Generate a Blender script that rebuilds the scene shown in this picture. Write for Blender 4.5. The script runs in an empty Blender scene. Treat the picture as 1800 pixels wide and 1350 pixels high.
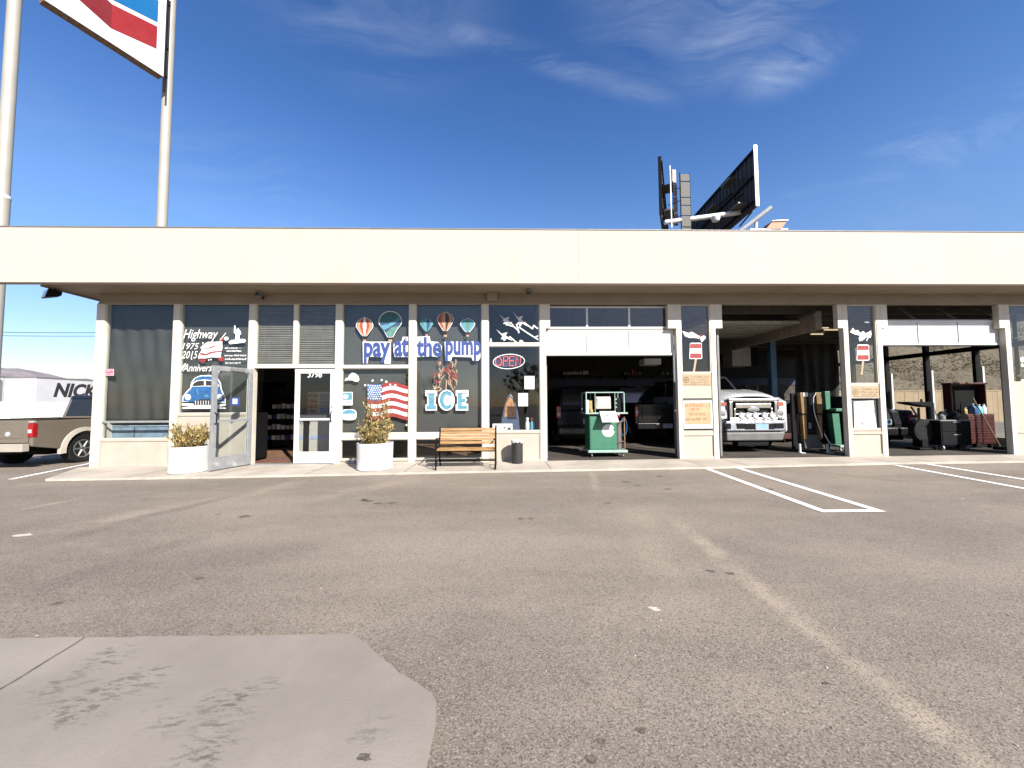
import bpy, math, random
from mathutils import Vector, Matrix
rnd = random.Random(7)
S = bpy.context.scene
COL = S.collection
R = math.radians
PI = math.pi

# ------------------------------------------------------------------ camera
F = 680.0
PITCH = math.atan(35 / F); YAW = -math.atan(17.6 / F); ROLL = -0.006
CAM = Vector((0, -8.9, 1.35))
RM = Matrix.Rotation(YAW, 3, 'Z') @ Matrix.Rotation(PI / 2 + PITCH, 3, 'X') @ Matrix.Rotation(ROLL, 3, 'Z')
cd = bpy.data.cameras.new('camera'); cam = bpy.data.objects.new('camera', cd); COL.objects.link(cam)
cam.matrix_world = Matrix.Translation(CAM) @ RM.to_4x4()
cd.sensor_width = 36; cd.lens = F / 1800 * 36; cd.clip_end = 6000; cd.clip_start = 0.05
S.camera = cam

def ray(px, py): return RM @ Vector(((px - 900) / F, -(py - 675) / F, -1))
def P(px, py, Y=0.0):
    d = ray(px, py); return CAM + d * ((Y - CAM.y) / d.y)
def XZ(px, py, Y=0.0):
    v = P(px, py, Y); return v.x, v.z
SL = 0.0037
def gz(x): return SL * max(-30, min(30, x))
def G(px, py, lift=0.0):
    d = ray(px, py); t = (SL * CAM.x + lift - CAM.z) / (d.z - SL * d.x); return CAM + d * t

# ------------------------------------------------------------------ materials
def nd(nt, t, ins=None, **at):
    n = nt.nodes.new(t)
    for k, v in at.items(): setattr(n, k, v)
    for k, v in (ins or {}).items():
        if isinstance(v, bpy.types.NodeSocket): nt.links.new(v, n.inputs[k])
        else: n.inputs[k].default_value = v
    return n
def rgba(c): return (c[0], c[1], c[2], 1)
def newmat(name):
    m = bpy.data.materials.new(name); m.use_nodes = True; nt = m.node_tree
    b = nt.nodes['Principled BSDF']; return m, nt, b
def mixc(nt, f, a, b, mode='MIX'):
    n = nd(nt, 'ShaderNodeMix', data_type='RGBA', blend_type=mode)
    for i, v in ((0, f), (6, a), (7, b)):
        if isinstance(v, bpy.types.NodeSocket): nt.links.new(v, n.inputs[i])
        else: n.inputs[i].default_value = v if i == 0 else rgba(v)
    return n.outputs[2]
def ramp(nt, fac, a, b, ca=0.0, cb=1.0):
    n = nd(nt, 'ShaderNodeMapRange', {0: fac, 1: a, 2: b, 3: ca, 4: cb}, interpolation_type='SMOOTHSTEP'); return n.outputs[0]
def math_(nt, op, a, b=0.0, c=None):
    n = nd(nt, 'ShaderNodeMath', {0: a, 1: b}, operation=op)
    if c is not None: n.inputs[2].default_value = c
    return n.outputs[0]
def noise(nt, vec, scale, detail=3, rough=.55):
    return nd(nt, 'ShaderNodeTexNoise', {'Vector': vec, 'Scale': scale, 'Detail': detail, 'Roughness': rough}).outputs[0]
MC = {}
def pm(name, c, rough=.6, metal=0.0, var=.12, scale=6.0, bump=0.0, bscale=60.0, dirt=None, coat=0.0, spec=.5, emit=0.0):
    if name in MC: return MC[name]
    m, nt, b = newmat(name)
    pos = nd(nt, 'ShaderNodeTexCoord').outputs['Object']
    n1 = noise(nt, pos, scale, 5)
    f = ramp(nt, n1, .3, .7)
    col = mixc(nt, f, [x * (1 - var) for x in c], [min(1, x * (1 + var)) for x in c])
    if dirt:
        n2 = noise(nt, pos, scale * .45, 6, .7)
        col = mixc(nt, ramp(nt, n2, .52, .78, 0, dirt[1]), col, dirt[0])
    nt.links.new(col, b.inputs['Base Color'])
    n3 = noise(nt, pos, scale * 3, 3)
    nt.links.new(ramp(nt, n3, .2, .8, max(.02, rough - .08), min(1, rough + .08)), b.inputs['Roughness'])
    b.inputs['Metallic'].default_value = metal
    b.inputs['Coat Weight'].default_value = coat
    b.inputs['Specular IOR Level'].default_value = spec
    if bump:
        bn = nd(nt, 'ShaderNodeBump', {'Height': noise(nt, pos, bscale, 4), 'Strength': bump, 'Distance': .02})
        nt.links.new(bn.outputs[0], b.inputs['Normal'])
    if emit:
        nt.links.new(col, b.inputs['Emission Color']); b.inputs['Emission Strength'].default_value = emit
    MC[name] = m; return m

def glassmat(name, tint, ior=1.45, refl=1.0, rough=0.0):
    m, nt, b = newmat(name); nt.nodes.remove(b)
    pos = nd(nt, 'ShaderNodeTexCoord').outputs['Object']
    bp = nd(nt, 'ShaderNodeBump', {'Height': noise(nt, pos, .9, 1), 'Strength': .06, 'Distance': .05})
    gi = nd(nt, 'ShaderNodeNewGeometry')
    co = math_(nt, 'ABSOLUTE', nd(nt, 'ShaderNodeVectorMath', {0: gi.outputs['Incoming'], 1: gi.outputs['Normal']}, operation='DOT_PRODUCT').outputs['Value'])
    fr = math_(nt, 'ADD', math_(nt, 'MULTIPLY', math_(nt, 'POWER', math_(nt, 'SUBTRACT', 1.0, co), 5.0), .95), .03)
    tr = nd(nt, 'ShaderNodeBsdfTransparent', {'Color': rgba(tint)})
    gl = nd(nt, 'ShaderNodeBsdfGlossy', {'Color': (refl, refl, refl, 1), 'Roughness': rough, 'Normal': bp.outputs[0]})
    mx = nd(nt, 'ShaderNodeMixShader', {0: fr, 1: tr.outputs[0], 2: gl.outputs[0]})
    out = nt.nodes['Material Output']; nt.links.new(mx.outputs[0], out.inputs[0]); return m

M = {}
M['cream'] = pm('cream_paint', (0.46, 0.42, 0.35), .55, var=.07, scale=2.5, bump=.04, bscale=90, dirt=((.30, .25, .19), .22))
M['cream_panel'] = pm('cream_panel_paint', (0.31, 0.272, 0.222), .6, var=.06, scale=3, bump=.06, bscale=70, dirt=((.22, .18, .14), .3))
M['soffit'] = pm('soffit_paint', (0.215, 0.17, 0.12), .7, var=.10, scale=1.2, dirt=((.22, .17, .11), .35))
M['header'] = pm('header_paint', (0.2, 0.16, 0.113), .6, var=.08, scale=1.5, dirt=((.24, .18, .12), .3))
M['white'] = pm('white_paint', (0.5, 0.495, 0.475), .45, var=.05, scale=3, dirt=((.27, .24, .2), .4))
M['whitedoor'] = pm('white_door_paint', (0.5, 0.5, 0.49), .4, var=.03, scale=3, dirt=((.5, .48, .44), .15))
M['alu'] = pm('grey_door_finish', (0.17, 0.175, 0.18), .5, var=.10, scale=9, dirt=((.55, .55, .52), .4))
M['dark'] = pm('black_iron', (0.0045, 0.0045, 0.005), .65, spec=.12)
M['rubber'] = pm('black_rubber', (0.01, 0.01, 0.01), .85, bump=.1, bscale=120, spec=.2)
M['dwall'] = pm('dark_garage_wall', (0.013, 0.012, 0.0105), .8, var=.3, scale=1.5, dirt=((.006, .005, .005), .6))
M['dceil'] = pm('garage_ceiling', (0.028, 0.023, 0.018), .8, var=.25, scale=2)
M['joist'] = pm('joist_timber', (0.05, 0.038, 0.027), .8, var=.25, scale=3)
M['bluewall'] = pm('blue_wall_paint', (0.014, 0.022, 0.065), .6, var=.15, scale=2)
M['glass'] = glassmat('window_glass', (.93, .95, .95))
M['glass_dark'] = pm('vehicle_glass', (.012, .013, .014), .05, var=.1, spec=.6)
M['black_cloth'] = pm('grey_black_curtain_cloth', (0.022, 0.021, 0.018), .85, var=.22, scale=2.2, bump=.1, bscale=30)
M['film'] = pm('dark_window_film', (0.037, 0.035, 0.031), .75, var=.18, scale=1.1, dirt=((.06, .056, .05), .5))
M['blind'] = pm('blind_slats', (0.12, 0.105, 0.085), .6, var=.15, scale=4)
M['pwhite'] = pm('window_paint_white', (0.5, 0.5, 0.49), .7, var=.22, scale=30)
M['pred'] = pm('window_paint_red', (0.19, 0.017, 0.015), .7, var=.18, scale=14)
M['pblue'] = pm('window_paint_blue', (0.018, 0.04, 0.155), .7, var=.16, scale=16)
M['psky'] = pm('window_paint_sky_blue', (0.06, 0.18, 0.235), .7, var=.16, scale=16)
M['pcar'] = pm('window_paint_car_blue', (0.012, 0.07, 0.19), .7, var=.22, scale=10)
M['porange'] = pm('window_paint_orange', (0.24, 0.05, 0.019), .7, var=.15, scale=16)
M['pcream'] = pm('window_paint_cream', (0.29, 0.2, 0.125), .7, var=.1, scale=16)
M['pgreen'] = pm('window_paint_teal', (0.02, 0.085, 0.08), .7, var=.18, scale=10)
M['paqua'] = pm('window_paint_aqua', (0.06, 0.16, 0.135), .7, var=.18, scale=10)
M['pnavy'] = pm('window_paint_navy', (0.016, 0.04, 0.09), .7, var=.18, scale=10)
M['pblack'] = pm('window_paint_black', (.015, .015, .016), .7)
M['pbrown'] = pm('window_paint_brown', (0.055, 0.018, 0.011), .7, var=.2, scale=16)
M['paper'] = pm('white_paper', (0.5, 0.5, 0.49), .7, var=.04)
M['papertan'] = pm('tan_paper', (0.26, 0.19, 0.115), .7, var=.06)
M['ink'] = pm('dark_ink', (0.014, 0.012, 0.012), .7)
M['inkor'] = pm('orange_ink', (0.3, 0.055, 0.015), .7)
M['inkbr'] = pm('brown_ink', (0.09, 0.045, 0.018), .7)
M['pink'] = pm('pink_sticker', (0.25, 0.075, 0.13), .6)
M['green'] = pm('green_cabinet_paint', (0.022, 0.11, 0.064), .45, var=.07, scale=5, dirt=((.03, .12, .08), .25))
M['greenlt'] = pm('pale_green_trim', (0.2, 0.29, 0.25), .5, var=.1)
M['wood'] = None
M['tanpaint'] = pm('tan_metal_paint', (0.15, 0.088, 0.03), .45, var=.2, scale=8, dirt=((.12, .07, .03), .4))
M['redtool'] = pm('red_tool_paint', (0.045, 0.007, 0.006), .4, var=.15, dirt=((.05, .01, .01), .3))
M['chrome'] = pm('chrome', (0.36, 0.365, 0.37), .22, metal=1.0, var=.05)
M['steel'] = pm('worn_steel', (.38, .38, .38), .4, metal=.9, var=.2)
M['greymetal'] = pm('grey_metal', (0.12, 0.12, 0.115), .55, var=.12)
M['tan_truck'] = pm('tan_truck_paint', (0.125, 0.104, 0.08), .38, metal=.1, var=.05, scale=1.5, coat=.5, dirt=((.11, .09, .065), .3))
M['tan_trim'] = pm('pale_flare_plastic', (0.27, 0.245, 0.205), .55, var=.06)
M['white_truck'] = pm('white_truck_paint', (0.32, 0.325, 0.33), .28, var=.03, coat=.6)
M['dark_paint'] = pm('black_vehicle_paint', (.004, .004, .0045), .3, coat=.15, var=.1, spec=.25)
M['grey_car'] = pm('charcoal_car_paint', (0.02, 0.018, 0.02), .25, metal=.4, coat=.7, var=.08)
M['tail'] = pm('red_lamp_lens', (0.22, 0.006, 0.006), .18, var=.2, scale=20, coat=.6)
M['lens'] = pm('clear_lamp_lens', (0.3, 0.31, 0.32), .15, var=.1, coat=.6)
M['plate'] = pm('number_plate_white', (0.22, 0.24, 0.28), .4)
M['plateblue'] = pm('number_plate_blue', (.10, .30, .55), .4)
M['pole'] = pm('sign_pole_paint', (0.26, 0.245, 0.21), .45, var=.05, scale=1.5, dirt=((.36, .33, .27), .3))
M['signwhite'] = pm('sign_face_white', (0.45, 0.45, 0.46), .35, var=.02)
M['signred'] = pm('sign_face_red', (0.19, 0.012, 0.01), .35, var=.05, scale=.6)
M['signdred'] = pm('sign_face_dark_red', (0.12, 0.008, 0.007), .35, var=.05, scale=.6)
M['signblue'] = pm('sign_face_blue', (0.005, 0.085, 0.22), .35, var=.04, scale=.6)
M['signdblue'] = pm('sign_face_deep_blue', (0.004, 0.05, 0.15), .35, var=.04, scale=.6)
M['rust'] = pm('rusty_metal', (.15, .09, .05), .7, var=.3, scale=8)
M['billback'] = pm('billboard_back', (.030, .031, .034), .7, var=.3, scale=.8)
M['billrib'] = pm('billboard_rib', (.055, .056, .06), .6, var=.2)
M['galv'] = pm('galvanised_steel', (.48, .50, .52), .45, metal=.4, var=.1)
M['grate'] = pm('catwalk_grating', (0.06, 0.057, 0.048), .7, var=.2, scale=10)
M['terracotta'] = pm('rust_red_panel', (.30, .12, .06), .6, var=.15)
M['can'] = pm('charcoal_bin', (0.02, 0.02, 0.021), .5, var=.15, scale=12)
M['soil'] = pm('dry_soil', (.05, .035, .022), .95, bump=.4, bscale=40)
M['leaf'] = pm('dry_shrub_leaf', (0.26, 0.18, 0.058), .6, var=.42, scale=14)
M['leafg'] = pm('green_shrub_leaf', (0.12, 0.11, 0.034), .6, var=.35, scale=14)
M['twig'] = pm('shrub_twig', (0.09, 0.05, 0.025), .8, var=.3)
M['trailer'] = pm('trailer_white', (0.4, 0.4, 0.41), .45, var=.05, scale=.6)
M['fencew'] = pm('pale_fence_slat', (.52, .52, .50), .6, var=.2, scale=3)
M['tanwall'] = pm('tan_board_wall', (0.215, 0.155, 0.09), .75, var=.12, scale=1.2)
M['shirtblue'] = pm('blue_plastic', (0.02, 0.07, 0.18), .4, var=.1)
M['redplastic'] = pm('red_plastic', (0.16, 0.012, 0.01), .4, var=.1)
M['yellowp'] = pm('yellow_plastic', (0.26, 0.18, 0.05), .5, var=.15)
M['beige'] = pm('beige_enamel', (0.3, 0.28, 0.24), .45, var=.06)
M['screen'] = pm('grey_screen', (.34, .33, .33), .2, var=.05)
M['hill'] = pm('far_hill_scrub', (.17, .145, .15), .95, var=.25, scale=.02)
M['bark'] = pm('bark', (.09, .065, .045), .9, var=.3)
M['treeleaf'] = pm('tree_leaf', (.055, .085, .03), .6, var=.3, scale=2)
M['lamp'] = pm('fluorescent_tube', (.9, .72, .45), .5, var=.02, emit=.35)

def woodmat():
    m, nt, b = newmat('varnished_slat_wood')
    pos = nd(nt, 'ShaderNodeTexCoord').outputs['Object']
    mp = nd(nt, 'ShaderNodeMapping', {'Vector': pos, 'Scale': (2.5, 40, 40)}).outputs[0]
    n1 = noise(nt, mp, 1.6, 5, .6); n2 = noise(nt, pos, 3.0, 4)
    c = mixc(nt, ramp(nt, n1, .3, .7), (.15, .075, .023), (.32, .18, .06))
    c = mixc(nt, ramp(nt, n2, .55, .75, 0, .6), c, (.13, .06, .025))
    nt.links.new(c, b.inputs['Base Color']); b.inputs['Roughness'].default_value = .5
    return m
M['wood'] = woodmat()

def groundmat(name, kind):
    m, nt, b = newmat(name)
    pos = nd(nt, 'ShaderNodeNewGeometry').outputs['Position']
    if kind == 'asphalt':
        big = noise(nt, nd(nt, 'ShaderNodeMapping', {'Vector': pos, 'Scale': (.22, .75, 1), 'Rotation': (0, 0, R(24))}).outputs[0], .75, 5, .62)
        big2 = noise(nt, pos, .5, 5, .6)
        med = noise(nt, pos, 3.2, 5, .65)
        fine = noise(nt, pos, 105, 3, .75)
        vor = nd(nt, 'ShaderNodeTexVoronoi', {'Vector': pos, 'Scale': 135.0}).outputs['Color']
        vv = nd(nt, 'ShaderNodeSeparateColor', {0: vor}).outputs[0]
        c = mixc(nt, ramp(nt, big, .36, .66), (.116, .096, .075), (.212, .176, .136))
        c = mixc(nt, ramp(nt, big2, .45, .72, 0, .7), c, (.104, .089, .074))
        c = mixc(nt, ramp(nt, med, .35, .75, 0, .28), c, (.235, .196, .158))
        # pale dusty wheel streak running out from the bay, and tan scuffs on the left
        def streak(a, bb, w, strength, colr, brk):
            nonlocal c
            d = (bb - a); L = d.length; u = d / L; nrm = Vector((-u.y, u.x, 0))
            sep = nd(nt, 'ShaderNodeVectorMath', {0: pos, 1: a}, operation='SUBTRACT').outputs[0]
            s = nd(nt, 'ShaderNodeVectorMath', {0: sep, 1: u}, operation='DOT_PRODUCT').outputs['Value']
            t = nd(nt, 'ShaderNodeVectorMath', {0: sep, 1: nrm}, operation='DOT_PRODUCT').outputs['Value']
            wob = math_(nt, 'MULTIPLY', math_(nt, 'SUBTRACT', noise(nt, pos, .9, 3), .5), w * 1.6)
            t = math_(nt, 'ABSOLUTE', math_(nt, 'ADD', t, wob))
            k = ramp(nt, t, w * .15, w, 1, 0)
            k = math_(nt, 'MULTIPLY', k, ramp(nt, s, -.4, .5)); k = math_(nt, 'MULTIPLY', k, ramp(nt, s, L - .3, L + .6, 1, 0))
            k = math_(nt, 'MULTIPLY', k, ramp(nt, noise(nt, pos, brk, 4, .7), .3, .62))
            c = mixc(nt, math_(nt, 'MULTIPLY', k, strength), c, colr)
        def g3(px, py): v = G(px, py); return Vector((v.x, v.y, 0))
        tan = (.33, .27, .20)
        streak(g3(1185, 915), g3(1730, 1350), .13, .75, tan, 3.0)
        streak(g3(1040, 830), g3(1050, 860), .10, .6, tan, 4.0)
        streak(g3(1110, 890), g3(1200, 1060), .30, .3, tan, 2.0)
        streak(g3(0, 903), g3(120, 880), .10, .7, tan, 3.0)
        streak(g3(60, 940), g3(520, 850), .36, .75, (.27, .222, .168), 2.0)
        streak(g3(560, 875), g3(720, 845), .4, .8, (.28, .23, .176), 2.0)
        streak(g3(60, 960), g3(420, 868), .20, .8, (.088, .075, .066), 2.0)
        streak(g3(0, 1050), g3(390, 935), .26, .75, (.09, .077, .067), 2.0)
        streak(g3(130, 1030), g3(560, 960), .5, .65, (.095, .081, .070), 1.6)
        streak(g3(1440, 830), g3(1620, 850), .18, .5, (.115, .065, .052), 3.0)
        # grit
        c = mixc(nt, ramp(nt, fine, .40, .66, .0, .5), c, (.28, .238, .195))
        c = mixc(nt, ramp(nt, vv, .72, .95, 0, .6), c, (.05, .043, .038))
        c = mixc(nt, ramp(nt, vv, .25, .05, 0, .4), c, (.33, .285, .24))
        # scattered oil spots
        sp = nd(nt, 'ShaderNodeTexVoronoi', {'Vector': nd(nt, 'ShaderNodeVectorMath', {0: pos, 1: (1, 1.4, 1)}, operation='MULTIPLY').outputs[0], 'Scale': 1.3, 'Randomness': 1.0})
        spk = ramp(nt, math_(nt, 'ADD', sp.outputs['Distance'], math_(nt, 'MULTIPLY', noise(nt, pos, 14, 3), .06)), .055, .095, .75, 0)
        spr = ramp(nt, nd(nt, 'ShaderNodeSeparateColor', {0: sp.outputs['Color']}).outputs[1], .55, .6)
        c = mixc(nt, math_(nt, 'MULTIPLY', spk, spr), c, (.05, .043, .038))
        h = math_(nt, 'ADD', math_(nt, 'MULTIPLY', vv, .5), fine)
        bn = nd(nt, 'ShaderNodeBump', {'Height': h, 'Strength': .55, 'Distance': .006})
        b.inputs['Roughness'].default_value = .88
    else:
        base, lo, hi = kind
        med = noise(nt, pos, 1.1, 6, .65); fine = noise(nt, pos, 90, 3, .7)
        c = mixc(nt, ramp(nt, med, .3, .72), lo, hi)
        c = mixc(nt, ramp(nt, fine, .45, .7, 0, .22), c, [x * .6 for x in base])
        c = mixc(nt, ramp(nt, noise(nt, pos, 9, 5, .7), .62, .78, 0, .45), c, [x * .5 for x in base])
        if name == 'concrete_pad':
            # tyre scuffs and oily speckles in a band across the slab
            def near(px, py, r0):
                v = G(px, py); return ramp(nt, nd(nt, 'ShaderNodeVectorMath', {0: pos, 1: Vector((v.x, v.y, v.z))}, operation='DISTANCE').outputs['Value'], r0 * .3, r0, 1, 0)
            sv = nd(nt, 'ShaderNodeMapping', {'Vector': pos, 'Scale': (12, 34, 1), 'Rotation': (0, 0, R(-16))}).outputs[0]
            n9 = noise(nt, sv, 1.0, 6, .72); n8 = noise(nt, pos, 3.0, 3)
            zone = None
            for q in ((190, 1160, .22), (240, 1205, .24), (150, 1240, .26), (100, 1215, .2), (330, 1240, .22), (390, 1265, .24), (300, 1270, .16), (440, 1225, .18), (360, 1320, .2), (650, 1290, .14)):
                z_ = near(*q); zone = z_ if zone is None else math_(nt, 'MAXIMUM', zone, z_)
            k = math_(nt, 'MULTIPLY', ramp(nt, math_(nt, 'ADD', n9, math_(nt, 'MULTIPLY', zone, .10)), .585, .67), math_(nt, 'MULTIPLY', zone, ramp(nt, n8, .35, .55)))
            c = mixc(nt, math_(nt, 'MULTIPLY', k, .68), c, (.065, .054, .046))
            n7 = noise(nt, nd(nt, 'ShaderNodeMapping', {'Vector': pos, 'Scale': (.5, 1.6, 1)}).outputs[0], 1.3, 5, .6)
            c = mixc(nt, ramp(nt, n7, .5, .75, 0, .35), c, (.23, .207, .176))
        bn = nd(nt, 'ShaderNodeBump', {'Height': math_(nt, 'ADD', fine, math_(nt, 'MULTIPLY', med, 3)), 'Strength': .25, 'Distance': .006})
        b.inputs['Roughness'].default_value = .85
    nt.links.new(c, b.inputs['Base Color']); nt.links.new(bn.outputs[0], b.inputs['Normal'])
    b.inputs['Specular IOR Level'].default_value = .3
    return m
M['asphalt'] = groundmat('asphalt', 'asphalt')
M['pad'] = groundmat('concrete_pad', ((.30, .27, .24), (.185, .163, .138), (.242, .215, .183)))
M['walk'] = groundmat('pavement_concrete', ((.36, .31, .25), (.285, .25, .205), (.40, .355, .30)))
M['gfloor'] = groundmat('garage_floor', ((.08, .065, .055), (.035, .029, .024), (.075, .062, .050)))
M['line'] = pm('road_paint', (.68, .68, .66), .7, var=.08, scale=9, dirt=((.28, .25, .22), .55))

# ------------------------------------------------------------------ mesh builder
class MB:
    def __init__(s): s.v = []; s.f = []; s.m = []; s.mi = 0; s.T = None
    def add(s, vs, fs):
        o = len(s.v)
        if s.T is not None: vs = [s.T @ Vector(v) for v in vs]
        s.v += [tuple(v) for v in vs]; s.f += [tuple(i + o for i in f) for f in fs]; s.m += [s.mi] * len(fs); return s
    def box(s, x0, x1, y0, y1, z0, z1):
        return s.hexa([(x0, y0, z0), (x1, y0, z0), (x1, y1, z0), (x0, y1, z0), (x0, y0, z1), (x1, y0, z1), (x1, y1, z1), (x0, y1, z1)])
    def hexa(s, v): return s.add(v, [(0, 3, 2, 1), (4, 5, 6, 7), (0, 1, 5, 4), (1, 2, 6, 5), (2, 3, 7, 6), (3, 0, 4, 7)])
    def prism(s, pts, d):
        n = len(pts); pts = [Vector(p) for p in pts]; d = Vector(d)
        return s.add(pts + [p + d for p in pts], [tuple(range(n))[::-1], tuple(range(n, 2 * n))] + [(i, (i + 1) % n, n + (i + 1) % n, n + i) for i in range(n)])
    def poly(s, pts): return s.add(pts, [tuple(range(len(pts)))])
    def tube(s, a, b, r0, r1=None, n=10):
        a = Vector(a); b = Vector(b); r1 = r0 if r1 is None else r1
        d = (b - a).normalized(); u = d.orthogonal().normalized(); w = d.cross(u); vs = []
        for p, r in ((a, r0), (b, r1)):
            vs += [p + (u * math.cos(2 * PI * i / n) + w * math.sin(2 * PI * i / n)) * r for i in range(n)]
        return s.add(vs, [tuple(range(n))[::-1], tuple(range(n, 2 * n))] + [(i, (i + 1) % n, n + (i + 1) % n, n + i) for i in range(n)])
    def path(s, pts, r, n=8):
        pts = [Vector(p) for p in pts]; vs = []; k = len(pts)
        t0 = (pts[1] - pts[0]).normalized(); u = t0.orthogonal().normalized()
        for i, p in enumerate(pts):
            t = (pts[min(i + 1, k - 1)] - pts[max(i - 1, 0)]).normalized()
            u = (u - t * u.dot(t)).normalized(); w = t.cross(u)
            vs += [p + (u * math.cos(2 * PI * j / n) + w * math.sin(2 * PI * j / n)) * r for j in range(n)]
        fs = [tuple(range(n))[::-1], tuple(range((k - 1) * n, k * n))]
        for i in range(k - 1):
            fs += [(i * n + j, i * n + (j + 1) % n, (i + 1) * n + (j + 1) % n, (i + 1) * n + j) for j in range(n)]
        return s.add(vs, fs)
    def lathe(s, prof, n=24, c=(0, 0, 0), sx=1, sy=1, axis='z', cap=True):
        vs = []; c = Vector(c)
        for r, h in prof:
            for j in range(n):
                a = 2 * PI * j / n; x, y = r * math.cos(a) * sx, r * math.sin(a) * sy
                vs.append(c + Vector({'z': (x, y, h), 'x': (h, x, y), 'y': (x, h, y)}[axis]))
        k = len(prof); fs = []
        for i in range(k - 1):
            fs += [(i * n + j, i * n + (j + 1) % n, (i + 1) * n + (j + 1) % n, (i + 1) * n + j) for j in range(n)]
        if cap: fs += [tuple(range(n))[::-1], tuple(range((k - 1) * n, k * n))]
        return s.add(vs, fs)
    def build(s, name, mat, parent=None, loc=None, smooth=False, bevel=0.0, label=None):
        me = bpy.data.meshes.new(name); me.from_pydata(s.v, [], s.f)
        mats = mat if isinstance(mat, (list, tuple)) else [mat]
        for q in mats: me.materials.append(q)
        me.polygons.foreach_set('material_index', s.m)
        if smooth: me.polygons.foreach_set('use_smooth', [True] * len(s.f))
        me.update()
        return link(name, me, parent, loc, bevel, label, smooth)
def link(name, me, parent=None, loc=None, bevel=0.0, label=None, smooth=False):
    o = bpy.data.objects.new(name, me); COL.objects.link(o)
    if parent is not None: o.parent = parent
    if loc is not None: o.location = loc
    if bevel:
        b = o.modifiers.new('bevel', 'BEVEL'); b.width = bevel; b.segments = 2; b.limit_method = 'ANGLE'; b.angle_limit = R(35)
    if smooth:
        try: me.set_sharp_from_angle(angle=R(40))
        except Exception: pass
    if label: o['label'] = label
    return o
def tag(o, label=None, cat=None, group=None, kind=None):
    if label: o['label'] = label
    if cat: o['category'] = cat
    if group: o['group'] = group
    if kind: o['kind'] = kind
    return o
def thing(name, label, cat, loc=(0, 0, 0), rz=0.0, group=None):
    o = bpy.data.objects.new(name, None); COL.objects.link(o); o.location = loc; o.rotation_euler = (0, 0, rz)
    o.empty_display_size = .2
    return tag(o, label, cat, group)
def copy_tree(o, parent=None):
    c = o.copy(); COL.objects.link(c)
    if parent is not None: c.parent = parent
    for ch in list(o.children): copy_tree(ch, c)
    return c

# text -> flat mesh, on a plane with origin o, axes u (right), v (up), thickness along n
def text_mesh(txt, box, u=(1, 0, 0), v=(0, 0, 1), n=(0, -1, 0), th=.002, off=0.0, shear=0.0, extra=0.0, condense=1.0):
    """box = (origin Vector, width, height): the lettering is fitted to it; extra widens the outline beyond it"""
    cu = bpy.data.curves.new('t', 'FONT'); cu.body = txt; cu.fill_mode = 'FRONT'; cu.resolution_u = 3
    cu.shear = shear; cu.size = 1
    def grab():
        ob = bpy.data.objects.new('t', cu); COL.objects.link(ob)
        dg = bpy.context.evaluated_depsgraph_get(); dg.update()
        me = bpy.data.meshes.new_from_object(ob.evaluated_get(dg)); bpy.data.objects.remove(ob)
        return me
    me0 = grab(); xs = [p.co.x for p in me0.vertices]; ys = [p.co.y for p in me0.vertices]
    x0, x1, y0, y1 = min(xs), max(xs), min(ys), max(ys)
    me = me0
    if off: cu.offset = off; me = grab()
    o, w, h = box; u, v, n = Vector(u), Vector(v), Vector(n)
    vs = [o + u * ((p.co.x - x0) / (x1 - x0) * w) + v * ((p.co.y - y0) / (y1 - y0) * h) + n * th for p in me.vertices]
    fs = [tuple(p.vertices) for p in me.polygons]
    return vs, fs
def wall_text(name, txt, l, r, top, bot, mat, parent, Y=0.0, **kw):
    """lettering on a plane Y=const, fitted between px l..r, y top..bot of the façade survey"""
    a = P(l, bot, Y); b = P(r, top, Y); lab = kw.pop('label', None)
    vs, fs = text_mesh(txt, (Vector((a.x, Y, a.z)), b.x - a.x, b.z - a.z), **kw)
    mb = MB(); mb.add(vs, fs); return mb.build(name, mat, parent, label=lab)

def ell(cx, cy, rx, ry=None, n=24, a0=0, a1=360):
    ry = rx if ry is None else ry
    full = abs(a1 - a0) >= 360
    return [(cx + rx * math.cos(R(a0 + (a1 - a0) * i / (n if full else n - 1))), cy - ry * math.sin(R(a0 + (a1 - a0) * i / (n if full else n - 1)))) for i in range(n)]
def flat(mb, pts, Y, th=.002, mi=0):
    mb.mi = mi; mb.prism([P(x, y, Y) for x, y in pts], (0, -th - rnd.random() * .0006, 0)); mb.mi = 0; return mb
def stroke(mb, pts, wpx, Y, th=.002, mi=0):
    """ribbon along a px polyline"""
    mb.mi = mi
    q = [Vector((x, y)) for x, y in pts]
    for a, b in zip(q[:-1], q[1:]):
        d = (b - a); 
        if d.length < 1e-6: continue
        d.normalize(); nn = Vector((-d.y, d.x)) * wpx / 2; e = d * wpx * .25
        mb.prism([P(*(p), Y) for p in ((a - e + nn), (b + e + nn), (b + e - nn), (a - e - nn))], (0, -th - rnd.random() * .0006, 0))
    mb.mi = 0; return mb
def squiggle(mb, l, r, y, h, Y, th, mi=0, dens=1.0, wpx=.9):
    """a line of small hand lettering too fine to read in the photograph: short separate marks"""
    x = l
    while x < r:
        w = rnd.uniform(.8, 1.8) / dens; hh = h * rnd.uniform(.55, 1)
        if rnd.random() > .16:
            k = rnd.random()
            if k < .4: stroke(mb, [(x, y), (x + w * .3, y - hh)], wpx, Y, th, mi)
            elif k < .7: stroke(mb, [(x, y - hh), (x + w, y - hh * .9)], wpx, Y, th, mi); stroke(mb, [(x + w * .4, y - hh), (x + w * .4, y)], wpx, Y, th, mi)
            else: stroke(mb, [(x, y - hh), (x, y), (x + w, y - hh * .5)], wpx, Y, th, mi)
        x += w + 1.1 / dens

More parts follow.
